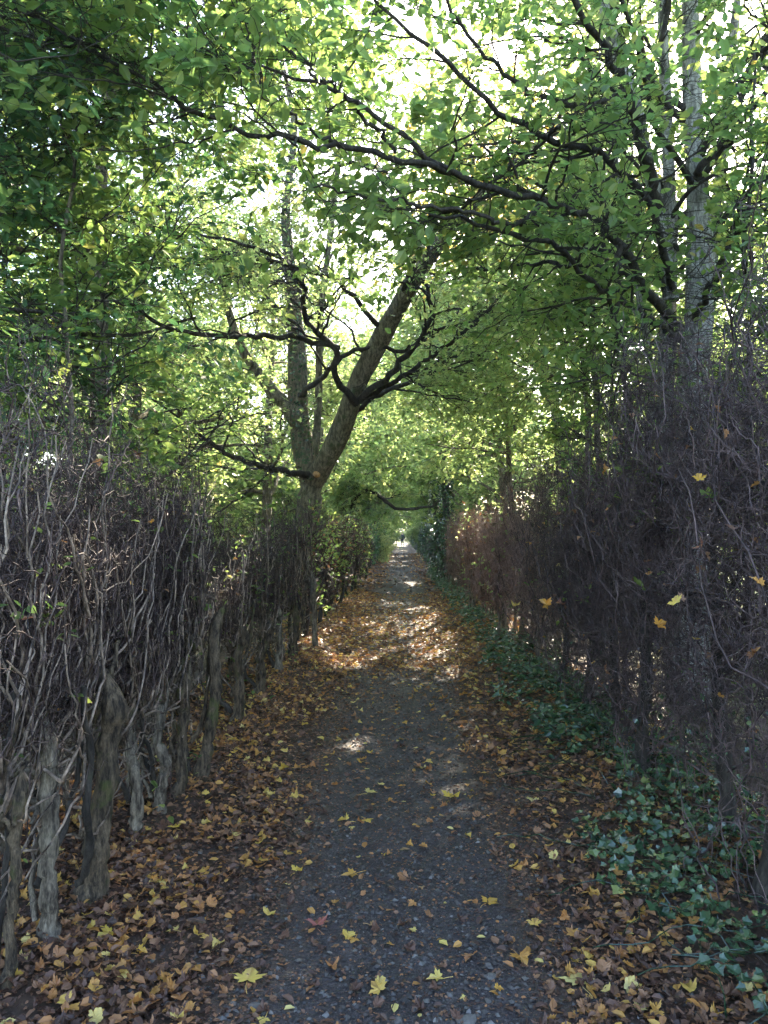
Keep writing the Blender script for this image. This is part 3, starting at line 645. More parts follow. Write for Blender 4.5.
a = Acc(); n = 4000; y = 5.2+rng.random(n)**1.2*24; cl = .5+.5*np.sin(y*2.7)*np.sin(y*1.1+1)
x = 1.02+rng.random(n)*.5+.05*np.sin(y*2)+np.clip(y-12,0,10)*-.006; z = gz(x,y)+rng.random(n)*(.08+.30*cl); an = rng.uniform(0,2*PI,n)
a.leaves(np.stack([x,y,z],1), np.stack([np.cos(an),np.sin(an),rng.normal(-.2,.3,n)],1), np.stack([rng.normal(0,.4,n),rng.normal(0,.4,n),np.ones(n)],1), rng.uniform(.035,.07,n)*(1+.03*y), OVAL, rng.random(n)*.8)
n = 500; y = 4+rng.random(n)*8; x = 1.1+rng.random(n)*.4; z0 = gz(x,y); B_ = np.stack([x,y,z0],1); T_ = B_+np.stack([rng.normal(0,.06,n),rng.normal(0,.06,n),rng.uniform(.1,.35,n)],1)
tag(a.build('undergrowth', M['leaf_under'], smooth=False), 'low green leafy undergrowth along the right edge of the lane', 'undergrowth', kind='stuff')
a = Acc(); n = 1500; y = 3+rng.random(n)*20; x = -1.15-rng.random(n)*.8; an = rng.uniform(0,2*PI,n)
k = rng.random(n) < .3+.3*np.sin(y*3); x,y,an=x[k],y[k],an[k]; n=len(x)
a.leaves(np.stack([x,y,gz(x,y)+.03+rng.random(n)*.15],1), np.stack([np.cos(an),np.sin(an),rng.normal(0,.3,n)],1), np.stack([rng.normal(0,.4,n),rng.normal(0,.4,n),np.ones(n)],1), rng.uniform(.03,.06,n), OVAL, rng.random(n)*.7)
tag(a.build('weeds', M['leaf_mid'], smooth=False), 'sparse green weeds between the stems of the left hedge', 'weeds', kind='stuff')

# leaves caught in the right hedge
for k, (px,py,d,wd,rn,lab) in enumerate([(677,603,2.95,20,.78,'bright yellow leaf caught high in the dark right hedge'),(548,606,5.3,17,.52,'glowing orange leaf caught at the left face of the right hedge'),
  (562,604,5.3,12,.15,'brown leaf just right of the glowing orange leaf'),(657,625,3.2,18,.5,'orange-brown leaf below left of the bright yellow caught leaf'),(752,657,2.55,22,.2,'brown leaf caught near the right edge of the picture'),
  (702,546,2.9,16,.15,'reddish-brown leaf caught above the bright yellow leaf'),(762,585,2.5,22,.5,'orange leaf at the right picture edge in the hedge'),(605,671,4.0,13,.2,'dull brown leaf in the middle of the right hedge'),
  (515,606,7.5,12,.82,'small yellow leaf in the hedge left of the glowing orange leaf'),(604,470,4.4,14,.5,'orange leaf near the top of the right hedge'),(700,480,3.0,16,.6,'golden leaf high in the right hedge by the grey trunks')]):
    c = Acc(); tm = MT[1+k%3]; c.add(tm[0]*(wd*d/F), tm[1], np.full(len(tm[0]), rn), tm[2])
    o = c.build('caught_leaf', M['heroleaf'], None, False, loc=tuple(P(px,py,d+.10))); o.rotation_euler = (.75+.35*math.sin(k*2.1),-.6+.5*math.sin(k*3.3),k*1.3-.6); tag(o, lab, 'leaf', 'leaves caught in the right hedge')
for k, (px,py,d,wd,rn,lab) in enumerate([(177,515,5.0,16,.62,'golden leaf stuck in the twigs of the left hedge'),(193,563,5.2,14,.5,'orange leaf hanging below the golden one in the left hedge'),(137,458,3.9,16,.2,'reddish-brown leaf at the top of the left hedge'),(171,664,4.4,13,.5,'orange leaf among the knobbly heads of the left hedge')]):
    c = Acc(); tm = MT[1+k%3]; c.add(tm[0]*(wd*d/F), tm[1], np.full(len(tm[0]), rn), tm[2])
    o = c.build('caught_leaf', M['heroleaf'], None, False, loc=tuple(P(px,py,d))); o.rotation_euler = (1.3,.4-.2*k,k*.9+.3); tag(o, lab, 'leaf', 'leaves caught in the left hedge')

# ------------------------------------------------------------------ trees
def crown_from(rng, limbs, cfg, root, leafm, tmpl, barkm, twigm=None):
    """limbs: list of (P (n,3), R (n)). Builds branches and leaves."""
    n0 = 20; Pt = np.stack([resample(np.c_[p, r], n0) for p, r in limbs]); R = Pt[...,3]; Pt = Pt[...,:3]
    w = np.linalg.norm(np.diff(Pt, axis=1), axis=-1).sum(1)*cfg.get('lw', np.ones(len(Pt)))
    A, AR, _ = grow(rng, Pt, R, cfg['n1'], cfg.get('t1',(.25,1)), (30,75), cfg.get('l1',(.8,2.0)), 12, .13, cfg.get('up1',.01), (.5,.005), .022, .3, flat=cfg.get('flat',.5), weight=w, kink=.17)
    k = keep_tw(A); A, AR = A[k], AR[k]
    B, BR, _ = grow(rng, np.concatenate([A, A[:0]]), AR, cfg['n2'], (.15,1), (25,70), cfg.get('l2',(.4,1.0)), 8, .15, -.005, (.6,.003), .008, .4, kink=.18, flat=cfg.get('flat',.5))
    k = keep_tw(B); B, BR = B[k], BR[k]
    C, CR_, _ = grow(rng, B, BR, cfg['n3'], (.1,1), (25,65), cfg.get('l3',(.2,.5)), 5, .15, -.02, (.6,.0016), .003, .5, flat=cfg.get('flat',.5))
    k = keep_tw(C); C, CR_ = C[k], CR_[k]
    a = Acc(); a.tubes(A, AR, 6); a.tubes(B, BR, 4); a.tubes(C, CR_, 3); a.build('branches', twigm or barkm, root)
    a = Acc(); nl = leafset(rng, a, C, cfg['per'], cfg['size'], tmpl, .05, keep=open_ok, spread=.03, tilt=cfg.get('tilt',.45), droop=cfg.get('droop',.25), rbias=cfg.get('rb',0)); a.build('crown', leafm, root, smooth=False)
    return nl
def trunk_obj(root, stems, mat, sides=14, name='trunk', seed=0):
    rng = np.random.default_rng(seed); a = Acc()
    for p, r in stems:
        q = resample(np.c_[p, r], 28); R = lumpy(q[:,3], rng, .05)
        a.tubes(q[None,:,:3], R[None], sides if r[0] > .04 else 8, .045)
    return a.build(name, mat, root)

# --- forked maple on the left
rng = np.random.default_rng(71)
D = 12.6
WS = .86
def hp(pts, n=20, wob=.0): return hero([(a,b,c,d*WS) for a,b,c,d in pts], n, wob, rng)
bx = P(303,560,D); root = thing('forked_tree', (bx[0],bx[1],0), 'mature forked maple rising out of the left hedge, one stem leaning over the path', 'tree')
gbase = np.array([bx[0],bx[1],-.1])
st = []
p, r = hp([(304,560,D,27),(306,530,D,26),(310,495,D,27),(314,474,D,30)]); st.append((np.vstack([gbase,p]), np.r_[.24,r]))
st.append(hp([(312,482,D,27),(303,450,D+.1,24),(298,419,D+.2,24),(298,376,D+.3,23),(294,298,D+.5,16),(284,215,D+.8,11),(296,130,D+1.3,7),(280,50,D+1.8,4)]))
st.append(hp([(313,482,D,26),(326,460,D-.2,25),(341,434,D-.4,24),(356,384,D-.7,24),(376,348,D-.9,23),(407,290,D-1.3,20),(442,239,D-1.6,17),(477,200,D-1.9,13),(530,150,D-2.3,9),(580,110,D-2.5,5)]))
st.append(hp([(306,440,D+.1,16),(290,410,D+.1,17),(268,387,D+.1,14),(240,348,D,11),(225,300,D,8),(215,230,D,5)]))
st.append(hp([(313,466,D,10),(318,425,D,9),(320,317,D,8),(333,212,D,7),(342,130,D,5),(338,60,D,3)]))
trunk_obj(root, st, M['bark_maple'], seed=1)
hb = [([(314,475,D-.1,9),(290,473,D-.5,8),(268,468,D-1,7),(237,458,D-1.5,6),(200,435,D-2,4)]),
      ([(356,404,D-.7,9),(340,385,D-1,8),(333,370,D-1.2,8),(339,350,D-1.3,8),(325,337,D-1.5,7),(305,326,D-1.6,7),(304,290,D-1.9,6),(290,262,D-2.2,5),(250,245,D-2.6,4),(200,235,D-3,3)]),
      ([(339,348,D-1.3,7),(290,336,D-1.8,7),(235,337,D-2.4,6),(170,332,D-3,5),(120,300,D-3.6,4),(95,295,D-4,3)]),
      ([(358,402,D-.7,8),(387,376,D-1,8),(419,344,D-1.3,7),(434,313,D-1.5,6),(424,278,D-1.8,5),(430,240,D-2,4),(420,200,D-2.2,3)]),
      ([(360,402,D-.6,7),(403,376,D-.8,6),(450,344,D-.8,5),(500,298,D-1,3)]),
      ([(345,425,D-.4,7),(375,395,D-.2,6),(415,380,D+.2,5),(465,350,D+.5,4),(495,330,D+.7,3)]),
      ([(385,335,D-1,7),(360,300,D-1.4,6),(330,275,D-2,5),(270,262,D-2.6,5),(215,250,D-3.2,4),(150,225,D-4,3)]),
      ([(400,300,D-1.2,7),(420,250,D-2,6),(400,190,D-2.8,5),(360,160,D-3.4,4),(300,180,D-4,3)]),
      ([(298,330,D+.3,7),(270,300,D-.3,6),(240,270,D-.8,6),(200,262,D-1.4,5),(140,270,D-2,4),(90,240,D-2.6,3)]),
      ([(300,395,D,7),(330,370,D-.8,6),(362,345,D-1,5),(410,352,D-1,5),(440,330,D-1,4)])]
hl = [hp(x, 26, .02) for x in hb]
PRUNE += hl[:5]+st[1:3]
a = Acc()
for p, r in hl: a.tubes(p[None], r[None], 8)
a.build('limbs', M['bark_dark'], root)
e = P(314,474,D-.1)+np.array([.02,-.22,0]); a = Acc(); a.tubes(np.stack([e, e+np.array([.02,-.01,.0])*3])[None], np.array([[.05,.046]]), 10)
k_ = Acc(); ang = np.arange(12)*2*PI/12; ctr = P(316,474,D-.42); ring = ctr+np.stack([.05*np.cos(ang), -.02+0*ang, .045*np.sin(ang)],1)
k_.add(np.vstack([ctr+np.array([0,-.02,0]), ring, ring+np.array([0,.25,0])]), np.array([[0,1+i,1+(i+1)%12] for i in range(12)])); k_.n = 25
k_.l.append(np.array([[1+i,13+i,13+(i+1)%12,1+(i+1)%12] for i in range(12)]).ravel()); k_.c.append(np.full(12,4)); k_.build('sunlit_limb_stub', M['sunlit_stub'], root)  # stub end coloured as if the sun caught it
crown_from(rng, hl+st[1:], dict(n1=200, n2=900, n3=3300, per=6, size=(.07,.12), l1=(.8,2.2), l2=(.5,1.1), l3=(.2,.5), tilt=.5, t1=(.3,1)), root, M['leaf_lime'], MAPLE, M['bark_dark'])
a = Acc(); q = resample(np.c_[st[1][0], st[1][1]], 20); n = 3000; t = rng.random(n)*.75; p,_,_ = at(q[None,:,:3], q[None,:,3], np.zeros(n,int), t); an = rng.uniform(0,2*PI,n); o_ = np.stack([np.cos(an),np.sin(an),0*an],1)
a.leaves(p+o_*(.19+.08*rng.random((n,1))), np.stack([rng.normal(0,.5,n),rng.normal(0,.5,n),-np.ones(n)],1), o_, rng.uniform(.04,.07,n), IVY, rng.random(n)); a.build('ivy', M['ivy'], root)

# --- grey-trunked tree on the right with the arching limbs over the path
rng = np.random.default_rng(72); D = 6.9
bx = P(690,560,D); root = thing('grey_trunked_tree', (bx[0],bx[1],0), 'multi-stemmed pale grey tree behind the right hedge whose dark limbs arch across the path', 'tree')
gb = np.array([bx[0],bx[1],-.1])
st = []
p, r = hp([(688,540,D,40),(688,480,D,38),(690,400,D,36),(698,330,D,35),(702,270,D,31),(698,200,D,26),(692,100,D,22),(690,0,D,18),(690,-120,D,12)]); st.append((np.vstack([gb,p]), np.r_[.24,r]))
p, r = hp([(668,540,D+.2,20),(664,460,D+.2,20),(665,400,D+.2,20),(668,330,D+.2,18),(671,250,D+.2,16),(668,150,D+.1,13),(664,60,D,12),(660,-60,D,9)]); st.append((np.vstack([P(672,560,D+.2)*[1,1,0],p]), np.r_[.08,r]))
st.append(hp([(672,300,D,15),(662,230,D,15),(650,170,D-.2,15),(636,110,D-.4,16),(612,40,D-.6,15),(596,-30,D-.7,11),(580,-120,D-.8,8)]))
st.append(hp([(700,330,D,18),(716,230,D+.1,14),(722,150,D+.2,12),(730,60,D+.3,10),(745,-60,D+.4,7)]))
st.append(hp([(652,560,D+.6,9),(646,480,D+.5,9),(654,380,D+.5,8),(636,280,D+.5,7),(620,200,D+.4,6),(612,120,D+.3,5),(620,30,D+.3,4)]))
trunk_obj(root, st, M['bark_silver'], seed=2)
hb = [([(680,330,6.8,14),(662,308,6.5,13),(640,280,6.2,12),(618,243,5.9,11),(592,214,5.6,9),(545,202,5.3,9),(500,192,5.0,9),(450,173,4.8,8),(415,147,4.6,7),(385,118,4.4,6),(340,95,4.3,5),(300,80,4.2,4),(250,60,4.1,3)]),
      ([(450,173,4.8,8),(420,160,4.6,8),(395,152,4.5,8),(340,149,4.35,7),(290,143,4.2,7),(235,130,4.1,6),(185,108,4.0,6),(130,72,3.9,5),(80,42,3.85,4),(35,18,3.8,3.5),(-20,-12,3.7,3)]),
      ([(110,58,3.88,4),(70,44,3.8,3.5),(30,36,3.75,3),(-30,22,3.7,2.5)]),
      ([(672,290,D-.1,10),(650,200,6.0,9),(600,152,5.6,8),(545,138,5.2,8),(500,112,4.9,7),(466,80,4.7,6),(444,55,4.6,6),(414,35,4.5,5),(384,10,4.4,4),(350,-30,4.3,3)]),
      ([(660,210,D-.3,12),(640,130,6.0,12),(628,92,5.8,11),(603,48,5.5,9),(574,2,5.2,8),(540,-40,5.0,6)]),
      ([(628,92,5.8,8),(580,110,5.4,7),(520,90,5.0,6),(470,40,4.7,5),(440,-10,4.5,4)]),
      ([(695,320,D-.2,9),(728,250,6.0,8),(740,205,5.7,8),(735,190,5.6,7),(752,240,5.4,6),(750,300,5.2,5),(735,330,5.1,4)]),
      ([(620,246,5.9,8),(615,300,5.7,7),(625,350,5.6,6),(630,420,5.5,5),(618,470,5.5,4)]),
      ([(680,340,6.7,9),(640,310,6.0,8),(600,290,5.6,7),(560,250,5.3,6),(520,235,5.0,6),(470,222,4.8,5),(430,215,4.6,4)]),
      ([(545,202,5.3,7),(520,225,5.0,6),(480,215,4.7,5),(430,205,4.5,5),(380,200,4.3,4),(320,190,4.2,3)]),
      ([(340,149,4.35,5),(300,120,4.3,4),(262,90,4.2,4),(250,40,4.1,3),(255,-10,4,2)]),
      ([(395,152,4.5,5),(360,110,4.3,5),(300,60,4.1,4),(230,10,3.9,3)]),
      ([(695,180,D-.2,10),(730,120,6.3,9),(760,60,5.8,8),(790,0,5.4,6)]),
      ([(640,282,6.2,7),(600,268,6.4,6),(540,262,6.6,5),(480,270,6.8,4),(430,275,7.0,3)])]
WS = .8
hl = [hp(x, 34, .014) for x in hb]
PRUNE += hl[:6]+st[:2]
a = Acc()
for p, r in hl: a.tubes(p[None], r[None], 8)
a.build('limbs', M['bark_dark'], root)
crown_from(rng, hl, dict(n1=130, n2=700, n3=2700, per=6, size=(.055,.095), l1=(.5,1.5), l2=(.3,.8), l3=(.15,.38), tilt=.5, t1=(.3,1), flat=.6), root, M['leaf_mid'], OVAL, M['bark_dark'])
# upper crown of the stems
a_ = [ (p[8:], r[8:]) for p, r in st]
r2 = np.random.default_rng(73); root2 = root
n0 = 20; 
A = Acc()
Pt = np.stack([resample(np.c_[p, r], n0) for p, r in a_]); 
L1, R1, _ = grow(r2, Pt[...,:3], Pt[...,3], 70, (.0,1), (40,80), (1.2,3.0), 12, .12, .0, (.4,.008), .03, .3, flat=.4)
L2, R2, _ = grow(r2, L1, R1, 500, (.1,1), (25,70), (.4,1.1), 8, .15, 0, (.6,.003), .008, .4, flat=.4); k = keep_tw(L2); L2, R2 = L2[k], R2[k]
L3, R3, _ = grow(r2, L2, R2, 2900, (.1,1), (25,65), (.2,.45), 5, .15, -.02, (.6,.0016), .003, .5, flat=.4)
A.tubes(L1,R1,6); A.tubes(L2,R2,4); A.tubes(L3,R3,3); A.build('branches', M['bark_dark'], root)
A = Acc(); leafset(r2, A, L3, 6, (.06,.095), OVAL, .05, keep=open_ok, spread=.03); A.build('crown', M['leaf_lime'], root, smooth=False)

# --- generic tree maker
def make_tree(x, y, h, r, seed, lab, leafm, tmpl, barkm, nlimb=16, limb=(2.0,4.0), low=.18, lean=(0,0), cfg=None, bias=None, name='tree', up=.01):
    rng = np.random.default_rng(seed); root = thing(name, (x,y,0), lab, 'tree', None)
    pts = [(x,y,-.1,r*1.3)]+[(x+lean[0]*t+rng.normal(0,.06*h/5)*t, y+lean[1]*t+rng.normal(0,.06*h/5)*t, h*t, r*(1-.8*t)) for t in (.12,.25,.4,.55,.7,.85,1)]
    q = resample(np.array(pts), 28); T = q[None,:,:3]; R = lumpy(q[None,:,3], rng, .04)
    a = Acc(); a.tubes(T, R, 10)
    L, LR, _ = grow(rng, T, R, nlimb, (low,.97), (45,85), limb, 18, .08, up, (.5,.012), .07, .3, flat=.3, bias=bias)
    k = ~((np.abs(L[...,0]) < 1.3) & (L[...,2] < 2.9)).any(1); L, LR = L[k], LR[k]
    a.tubes(L, LR, 7); a.build('trunk', barkm, root)
    c = dict(n1=150, n2=700, n3=3400, per=6, size=(.06,.10), l1=(.6,1.8), l2=(.4,1.0), l3=(.2,.5), t1=(.2,1)); c.update(cfg or {})
    crown_from(rng, [(L[i], LR[i]) for i in range(len(L))]+[(q[14:,:3], q[14:,3])], c, root, leafm, tmpl, barkm, M['bark_dark'])
    return root
# left side
big = dict(n1=200, n2=1000, n3=5200)
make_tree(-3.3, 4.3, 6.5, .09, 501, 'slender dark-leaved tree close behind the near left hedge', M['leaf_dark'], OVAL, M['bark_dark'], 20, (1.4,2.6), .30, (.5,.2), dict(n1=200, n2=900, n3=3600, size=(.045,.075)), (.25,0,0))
make_tree(-4.6, 7.5, 8, .13, 502, 'bushy mid green tree at the far left behind the hedge', M['leaf_mid'], OVAL, M['bark_left'], 22, (2.0,3.4), .2, (.3,0), dict(n1=200, n2=900, n3=3600, size=(.06,.10)))
make_tree(-4.2, 12.0, 9, .14, 503, 'maple behind the left hedge, left of the forked tree', M['leaf_lime'], MAPLE, M['bark_maple'], 20, (2.0,3.6), .2, (0,0), dict(n1=150,n2=600,n3=2000,size=(.08,.13)))
make_tree(-3.2, 17.5, 8, .14, 504, 'bright lime maple just behind the forked tree', M['leaf_lime'], MAPLE, M['bark_maple'], 20, (2.0,3.8), .16, (.3,0), dict(n1=160,n2=700,n3=2400,size=(.10,.15)), (.2,0,-.1))
make_tree(-2.9, 25, 9, .16, 505, 'leafy tree over the left hedge, second beyond the forked tree', M['leaf_lime'], OVAL, M['bark_maple'], 24, (2.4,4.4), .2, (.4,0), dict(n1=160,n2=700,n3=2600,size=(.12,.19),l3=(.3,.6)), (.3,0,0))
make_tree(-2.9, 7.0, 8.5, .10, 506, 'tall slim maple behind the left hedge with its leaves high over the lane', M['leaf_mid'], MAPLE, M['bark_grey'], 18, (2.0,3.6), .62, (.4,-.3), dict(n1=160,n2=700,n3=2600,size=(.07,.11)), (.3,0,.1))
# right side
make_tree(2.7, 10.5, 5.5, .07, 511, 'small fine-leaved tree spilling over the right hedge above the yellow leaves', M['leaf_lime'], OVAL, M['bark_grey'], 22, (1.2,2.4), .38, (-.4,0), dict(n1=220,n2=1000,n3=4600,size=(.055,.09)), (-.35,0,-.05))
make_tree(2.4, 15.5, 6.5, .09, 512, 'lime-green tree hanging low over the clipped right hedge', M['leaf_lime'], OVAL, M['bark_grey'], 26, (1.6,3.0), .33, (-.5,0), dict(n1=200,n2=900,n3=3300,size=(.07,.11)), (-.4,0,-.08))
make_tree(3.0, 21.5, 8, .13, 513, 'pale green tree roofing the lane beyond the clipped hedge', M['leaf_lime'], OVAL, M['bark_grey'], 26, (2.2,4.2), .26, (-.5,0), dict(n1=160,n2=700,n3=2400,size=(.10,.16),l3=(.3,.6)), (-.3,0,0))
make_tree(5.6, 9.0, 9, .15, 514, 'tree behind the grey trunks at the right edge', M['leaf_lime'], OVAL, M['bark_grey'], 22, (2.2,4.0), .2, (0,0), dict(n1=150,n2=700,n3=2200,size=(.08,.13)))
g1 = make_tree(4.0, 17, 11, .18, 515, 'tall golden autumn tree glowing high behind the leaning stem', M['leaf_gold'], OVAL, M['bark_maple'], 24, (2.5,4.5), .4, (-1.5,1), dict(n1=160,n2=700,n3=2300,size=(.10,.16),l3=(.3,.6)))
fa = make_tree(3.0, 31, 10, .18, 516, 'tree arching over the lane from the right by the ivy-clad trunks', M['leaf_mid'], OVAL, M['bark_maple'], 26, (2.8,5.0), .22, (-.6,0), dict(n1=190,n2=900,n3=3900,size=(.13,.21),l3=(.3,.7)), (-.25,0,0))
fb = make_tree(-3.1, 36, 10, .18, 517, 'tree arching over the lane from the left in the distance', M['leaf_mid'], OVAL, M['bark_maple'], 26, (2.8,5.0), .2, (.6,0), dict(n1=190,n2=900,n3=3900,size=(.14,.22),l3=(.3,.7)), (.25,0,0))
# thin stems beside the grey trunks and behind the left hedge
def stem(pts, lab, seed, bark, leafm=None, tm=OVAL, cfg=None):
    rng = np.random.default_rng(seed); p, r = hero(pts, 24, .02, rng); b = p[0].copy(); b[2] = -.05
    root = thing('sapling', (b[0],b[1],0), lab, 'sapling'); P_ = np.vstack([b,p]); R_ = np.r_[r[0]*1.1, r]
    trunk_obj(root, [(P_,R_)], bark, 8)
    c = dict(n1=26, n2=130, n3=560, per=5, size=(.05,.085), l1=(.4,1.1), l2=(.2,.6), l3=(.12,.3), t1=(.3,1)); c.update(cfg or {})
    crown_from(rng, [(P_,R_)], c, root, leafm or M['leaf_mid'], tm, bark, M['bark_dark'])
stem([(70,440,4.0,5),(68,330,4.0,4.5),(62,260,4.0,4),(72,190,4.1,3.5),(64,120,4.2,3),(60,40,4.3,2)], 'thin bare-stemmed sapling rising from the near left hedge', 601, M['bark_grey'])
stem([(92,450,5.0,5),(88,330,5.0,4),(84,280,5.0,4),(92,200,5,3)], 'short sapling just right of the thin bare-stemmed one', 602, M['bark_left'])
stem([(600,470,9,7),(596,400,9,6.5),(592,300,9,6),(596,200,9,5),(588,90,9,4),(592,0,9,3)], 'slender pale pole-straight sapling left of the grey trunks', 603, M['bark_grey'])
stem([(623,470,7,5),(628,400,7,4.5),(612,320,7,4),(604,260,7,4),(600,180,7,3)], 'dark wavy sapling between the pale pole and the grey trunks', 604, M['bark_dark'])
stem([(745,430,5,5),(752,330,5,5),(742,250,5,4),(748,180,5,4),(756,60,5,3)], 'thin dark sapling at the right edge beside the grey trunks', 605, M['bark_dark'])
# the low arching branch over the far lane
rng = np.random.default_rng(620); root = thing('leaning_tree', (-1.75, 24.0, 0), 'low leaning tree whose dark bough crosses the far end of the lane', 'tree')
tr = (np.array([[-1.75,24,-.05],[-1.72,24,1.0],[-1.62,24,1.9],[-1.5,24,2.6]]), np.array([.09,.08,.07,.055]))
bo = hp([(362,490,24,6),(376,494,24,5),(392,508,24,4),(412,509,24,3.5),(432,507,24,3),(440,500,24,2)], 20, .02)
trunk_obj(root, [tr, (np.vstack([tr[0][-1], bo[0]]), np.r_[.05, bo[1]])], M['bark_dark'])
crown_from(rng, [bo, (tr[0]+[0,0,.4], tr[1])], dict(n1=40,n2=200,n3=900,per=6,size=(.09,.14),l1=(.5,1.2)), root, M['leaf_lime'], OVAL, M['bark_dark'])

bu1 = make_tree(-6.5, 10, 4.2, .08, 530, 'low bush far behind the left hedge, level with the forked tree', M['leaf_lime'], OVAL, M['bark_left'], 30, (1.2,2.6), .06, (0,0), dict(n1=220,n2=900,n3=3800,size=(.10,.15),l3=(.25,.5)), name='bush')
bu2 = make_tree(6.5, 13, 4.4, .08, 531, 'low bush behind the right hedge, seen past the slender stems', M['leaf_mid'], OVAL, M['bark_left'], 30, (1.2,2.8), .06, (0,0), dict(n1=220,n2=900,n3=3800,size=(.10,.15),l3=(.25,.5)), name='bush')
for o in (bu1, bu2): o['category'] = 'bush'
for s_, x, y, rz, sc_, lb in ((bu2,-9,5,1,1.0,'bush behind the nearest stretch of the left hedge'),(bu1,-5.5,15,2,1.0,'lime bush behind the left hedge left of the forked tree'),(bu2,-6,21,3,1.1,'bush beyond the left hedge just right of the lime bush'),
      (bu1,-4.8,27,4,1.2,'bush beyond the left hedge behind the forked trunk'),(bu1,6.0,7.5,1,1.0,'bush behind the grey trunks beyond the right hedge'),(bu2,6.5,4,2,.9,'bush at the right edge beyond the nearest hedge shrub'),
      (bu1,5.5,19,2.6,1.1,'lime bush over the top of the clipped brown hedge'),(bu2,5.0,26,3.6,1.2,'bush behind the ivy-clad trunks'),(bu2,-10,9,5,1.2,'bush far out on the left across the grass'),(bu1,10,10,.6,1.2,'bush far out on the right across the grass'),
      (bu1,-1.9,40,.5,.62,'bush crowding the lane on the left before the arching trees'),(bu2,2.0,50,1.5,.62,'bush crowding the lane on the right beyond the last ivy-clad trunk'),(bu2,-2.0,70,2.5,.7,'bush crowding the far lane on the left'),
      (bu1,2.2,88,.9,.8,'bush beside the distant walker on the right'),(bu2,-2.2,95,.2,.8,'bush beside the distant walker on the left'),(bu1,1.9,113,4,1,'bush closing the lane end on the right'),(bu2,-1.9,115,2,1,'bush closing the lane end on the left')):
    c = copy_tree(s_); c.location = (x,y,0); c.rotation_euler = (0,0,rz); c.scale = (sc_,)*3; c['label'] = lb
# copies: woodland around the lane
def copy_tree_at(src, x, y, rz, s, lab):
    c = copy_tree(src); c.location = (x,y,0); c.rotation_euler = (0,0,rz); c.scale = (s,s,s); c['label'] = lab
CP = [(fa,-3.4,48,2.6,1.0,'distant tree on the left, first beyond the arching one'),(fb,3.5,45,2.9,1.0,'distant tree on the right, behind the farthest ivy-clad trunk'),
      (fa,3.8,60,.6,1.1,'farther distant tree roofing the right side of the lane'),(fb,-4.0,64,.3,1.1,'farther distant tree roofing the left side of the lane'),
      (fb,3.8,80,3.3,1.1,'small-looking tree near the lane end on the right'),(fa,-4.0,82,2.2,1.1,'small-looking tree near the lane end on the left'),
      (fb,2.3,58,1.1,.8,'tree added for shade, its crown low over the lane beyond the last ivy-clad trunk'),(fa,-2.3,46,3.1,.75,'tree added for shade, its crown low over the lane just past the crowding left bush'),(fa,2.4,84,5,.8,'slender-looking tree added to shade the far lane on the right'),(fb,-2.4,76,2,.8,'slender-looking tree added to shade the far lane on the left'),(fb,-1.95,62,1.9,.8,'tree added for shade in the far left hedge before the crowding bush'),(fa,1.95,67,3.9,.8,'tree added for shade in the far right hedge opposite the crowding bush'),(fa,-2.0,34,.9,.62,'small leafy tree rooted in the left hedge beyond the low bough'),(fb,2.6,97,.4,.9,'tree added to shade the lane on the right just before the walker'),(fa,4.2,104,.2,1.2,'tree standing right of the distant walker'),(fb,-4.2,104,.2,1.2,'tree standing left of the distant walker'),  # low-crowned and overhanging copies here are added to shade the far path
      (fb,-9,30,1.3,1.1,'background tree seen through the gap above the left hedge'),(fa,-10,18,1.0,1.0,'background tree at far left beyond the field edge'),
      (fa,12,26,2.0,1.1,'background tree behind the golden tree'),(fb,13,13,4.0,1.05,'background tree beyond the right hedge top'),
      (fa,2.9,38,4.4,.8,'tree leaning over the lane between the second and third ivy-clad trunks'),(fb,-2.9,55,5,.85,'tree leaning in from the left beyond the arching one'),(fa,3.0,72,1,.9,'tree leaning in from the right far down the lane'),(fb,-3.0,92,4,.9,'tree leaning in from the left just before the walker'),(g1,3.5,54,1.6,1.1,'golden tree closing the gap above the lane in the distance'),(fb,20,45,1.0,1.3,'large background tree far to the right'),(fa,-15,46,1.0,1.4,'large background tree far to the left')]
for a_ in CP: copy_tree_at(*a_)

# ------------------------------------------------------------------ walker far down the lane
def skin_mesh(name, verts, edges, radii, mat, parent, root_i=0, sub=2):
    me = bpy.data.meshes.new(name); me.from_pydata([Vector(v) for v in verts], edges, []); o = bpy.data.objects.new(name, me); COL.objects.link(o)
    o.modifiers.new('skin','SKIN'); 
    if not me.skin_vertices: 
        bpy.context.view_layer.objects.active = o
    for sv, r in zip(me.skin_vertices[0].data, radii): sv.radius = (r, r)
    me.skin_vertices[0].data[root_i].use_root = True
    s = o.modifiers.new('sub','SUBSURF'); s.levels = sub; s.render_levels = sub
    dg = bpy.context.evaluated_depsgraph_get(); m2 = bpy.data.meshes.new_from_object(o.evaluated_get(dg)); o.modifiers.clear(); o.data = m2
    m2.materials.clear(); m2.materials.append(mat); m2.polygons.foreach_set('use_smooth', np.ones(len(m2.polygons), bool))
    o.parent = parent; return o
YP = 92.0; pr = thing('person', (.02, YP, .0), 'lone walker in dark clothes far down the lane, mid-stride', 'person')
bv = [(0,0,.95),(0,0,1.15),(0,.01,1.38),(0,.01,1.50),(0,0,1.60),(0,-.01,1.70), (.10,0,.90),(.11,-.12,.50),(.11,-.10,.09),(.11,-.24,.05), (-.10,0,.90),(-.11,.08,.49),(-.11,.26,.12),(-.11,.14,.05),
      (.19,.01,1.42),(.25,.06,1.13),(.24,-.02,.88),(.24,-.06,.78),(-.19,.01,1.42),(-.25,-.04,1.13),(-.23,-.14,.90),(-.22,-.18,.80)]
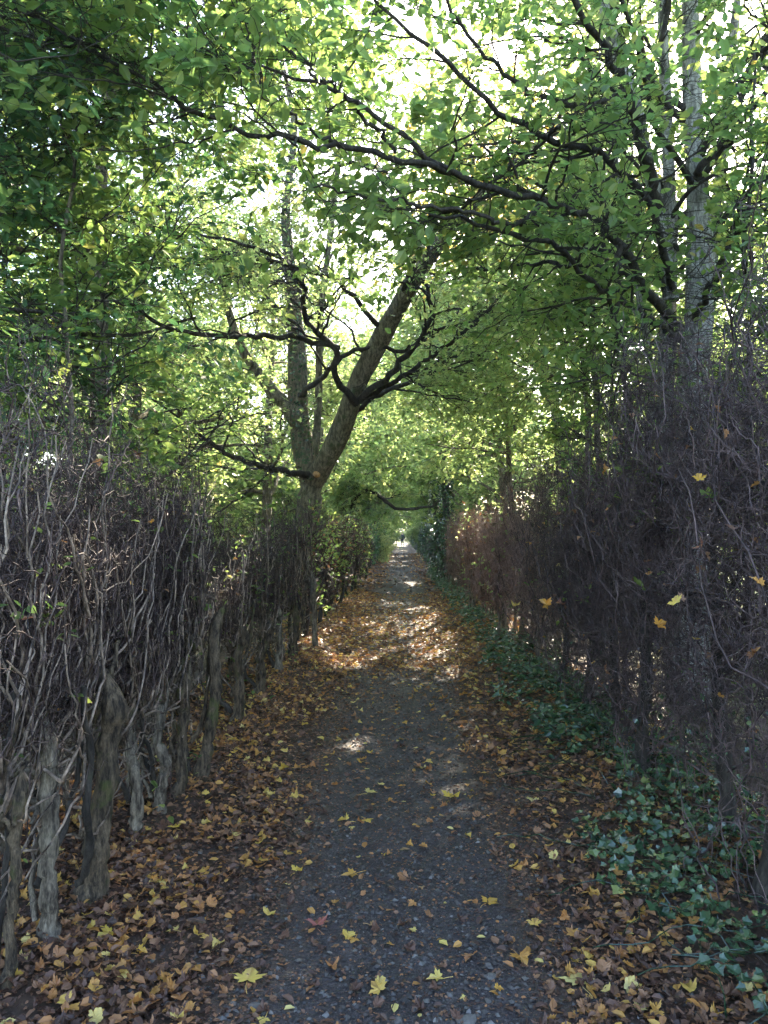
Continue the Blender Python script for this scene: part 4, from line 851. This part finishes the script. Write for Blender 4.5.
be = [(0,1),(1,2),(2,3),(3,4),(4,5),(0,6),(6,7),(7,8),(8,9),(0,10),(10,11),(11,12),(12,13),(2,14),(14,15),(15,16),(16,17),(2,18),(18,19),(19,20),(20,21)]
br = [.14,.13,.15,.055,.09,.08,.085,.06,.045,.035,.085,.06,.045,.035,.06,.045,.035,.03,.06,.045,.035,.03]
skin_mesh('body', bv, be, br, M['skin'], pr)
skin_mesh('jacket', [bv[i] for i in (0,1,2,14,15,16,18,19,20)]+[(0,.01,1.46)], [(0,1),(1,2),(2,3),(3,4),(4,5),(2,6),(6,7),(7,8),(2,9)], [.175,.165,.18,.085,.068,.055,.085,.068,.055,.08], M['jacket'], pr)
skin_mesh('trousers', [bv[i] for i in (0,6,7,8,10,11,12)], [(0,1),(1,2),(2,3),(0,4),(4,5),(5,6)], [.155,.105,.08,.065,.105,.08,.065], M['trousers'], pr)
skin_mesh('boot', [(.11,-.08,.07),(.11,-.26,.04)], [(0,1)], [.06,.045], M['rubber'], pr); skin_mesh('boot', [(-.11,.27,.13),(-.11,.13,.05)], [(0,1)], [.06,.045], M['rubber'], pr)
skin_mesh('hair', [(0,.03,1.64),(0,.01,1.735)], [(0,1)], [.10,.09], M['hair'], pr)

# ------------------------------------------------------------------ haze
hm = bpy.data.materials.new('haze_air'); hm.use_nodes = True; n = hm.node_tree.nodes; n.remove(n['Principled BSDF'])
pv = n.new('ShaderNodeVolumePrincipled'); pv.inputs['Color'].default_value = (.80,.90,1,1); pv.inputs['Density'].default_value = HAZE; pv.inputs['Anisotropy'].default_value = .3
hm.node_tree.links.new(pv.outputs[0], n['Material Output'].inputs['Volume'])
a = Acc(); X0,X1,Y0,Y1,Z0,Z1 = -950,950,-950,1550,-1.3,22
a.add([(X0,Y0,Z0),(X1,Y0,Z0),(X1,Y1,Z0),(X0,Y1,Z0),(X0,Y0,Z1),(X1,Y0,Z1),(X1,Y1,Z1),(X0,Y1,Z1)], [[0,3,2,1],[4,5,6,7],[0,1,5,4],[1,2,6,5],[2,3,7,6],[3,0,4,7]])
o = a.build('haze', hm, smooth=False); o['kind'] = 'stuff'; o['label'] = 'faint pale blue air hanging in the lane'
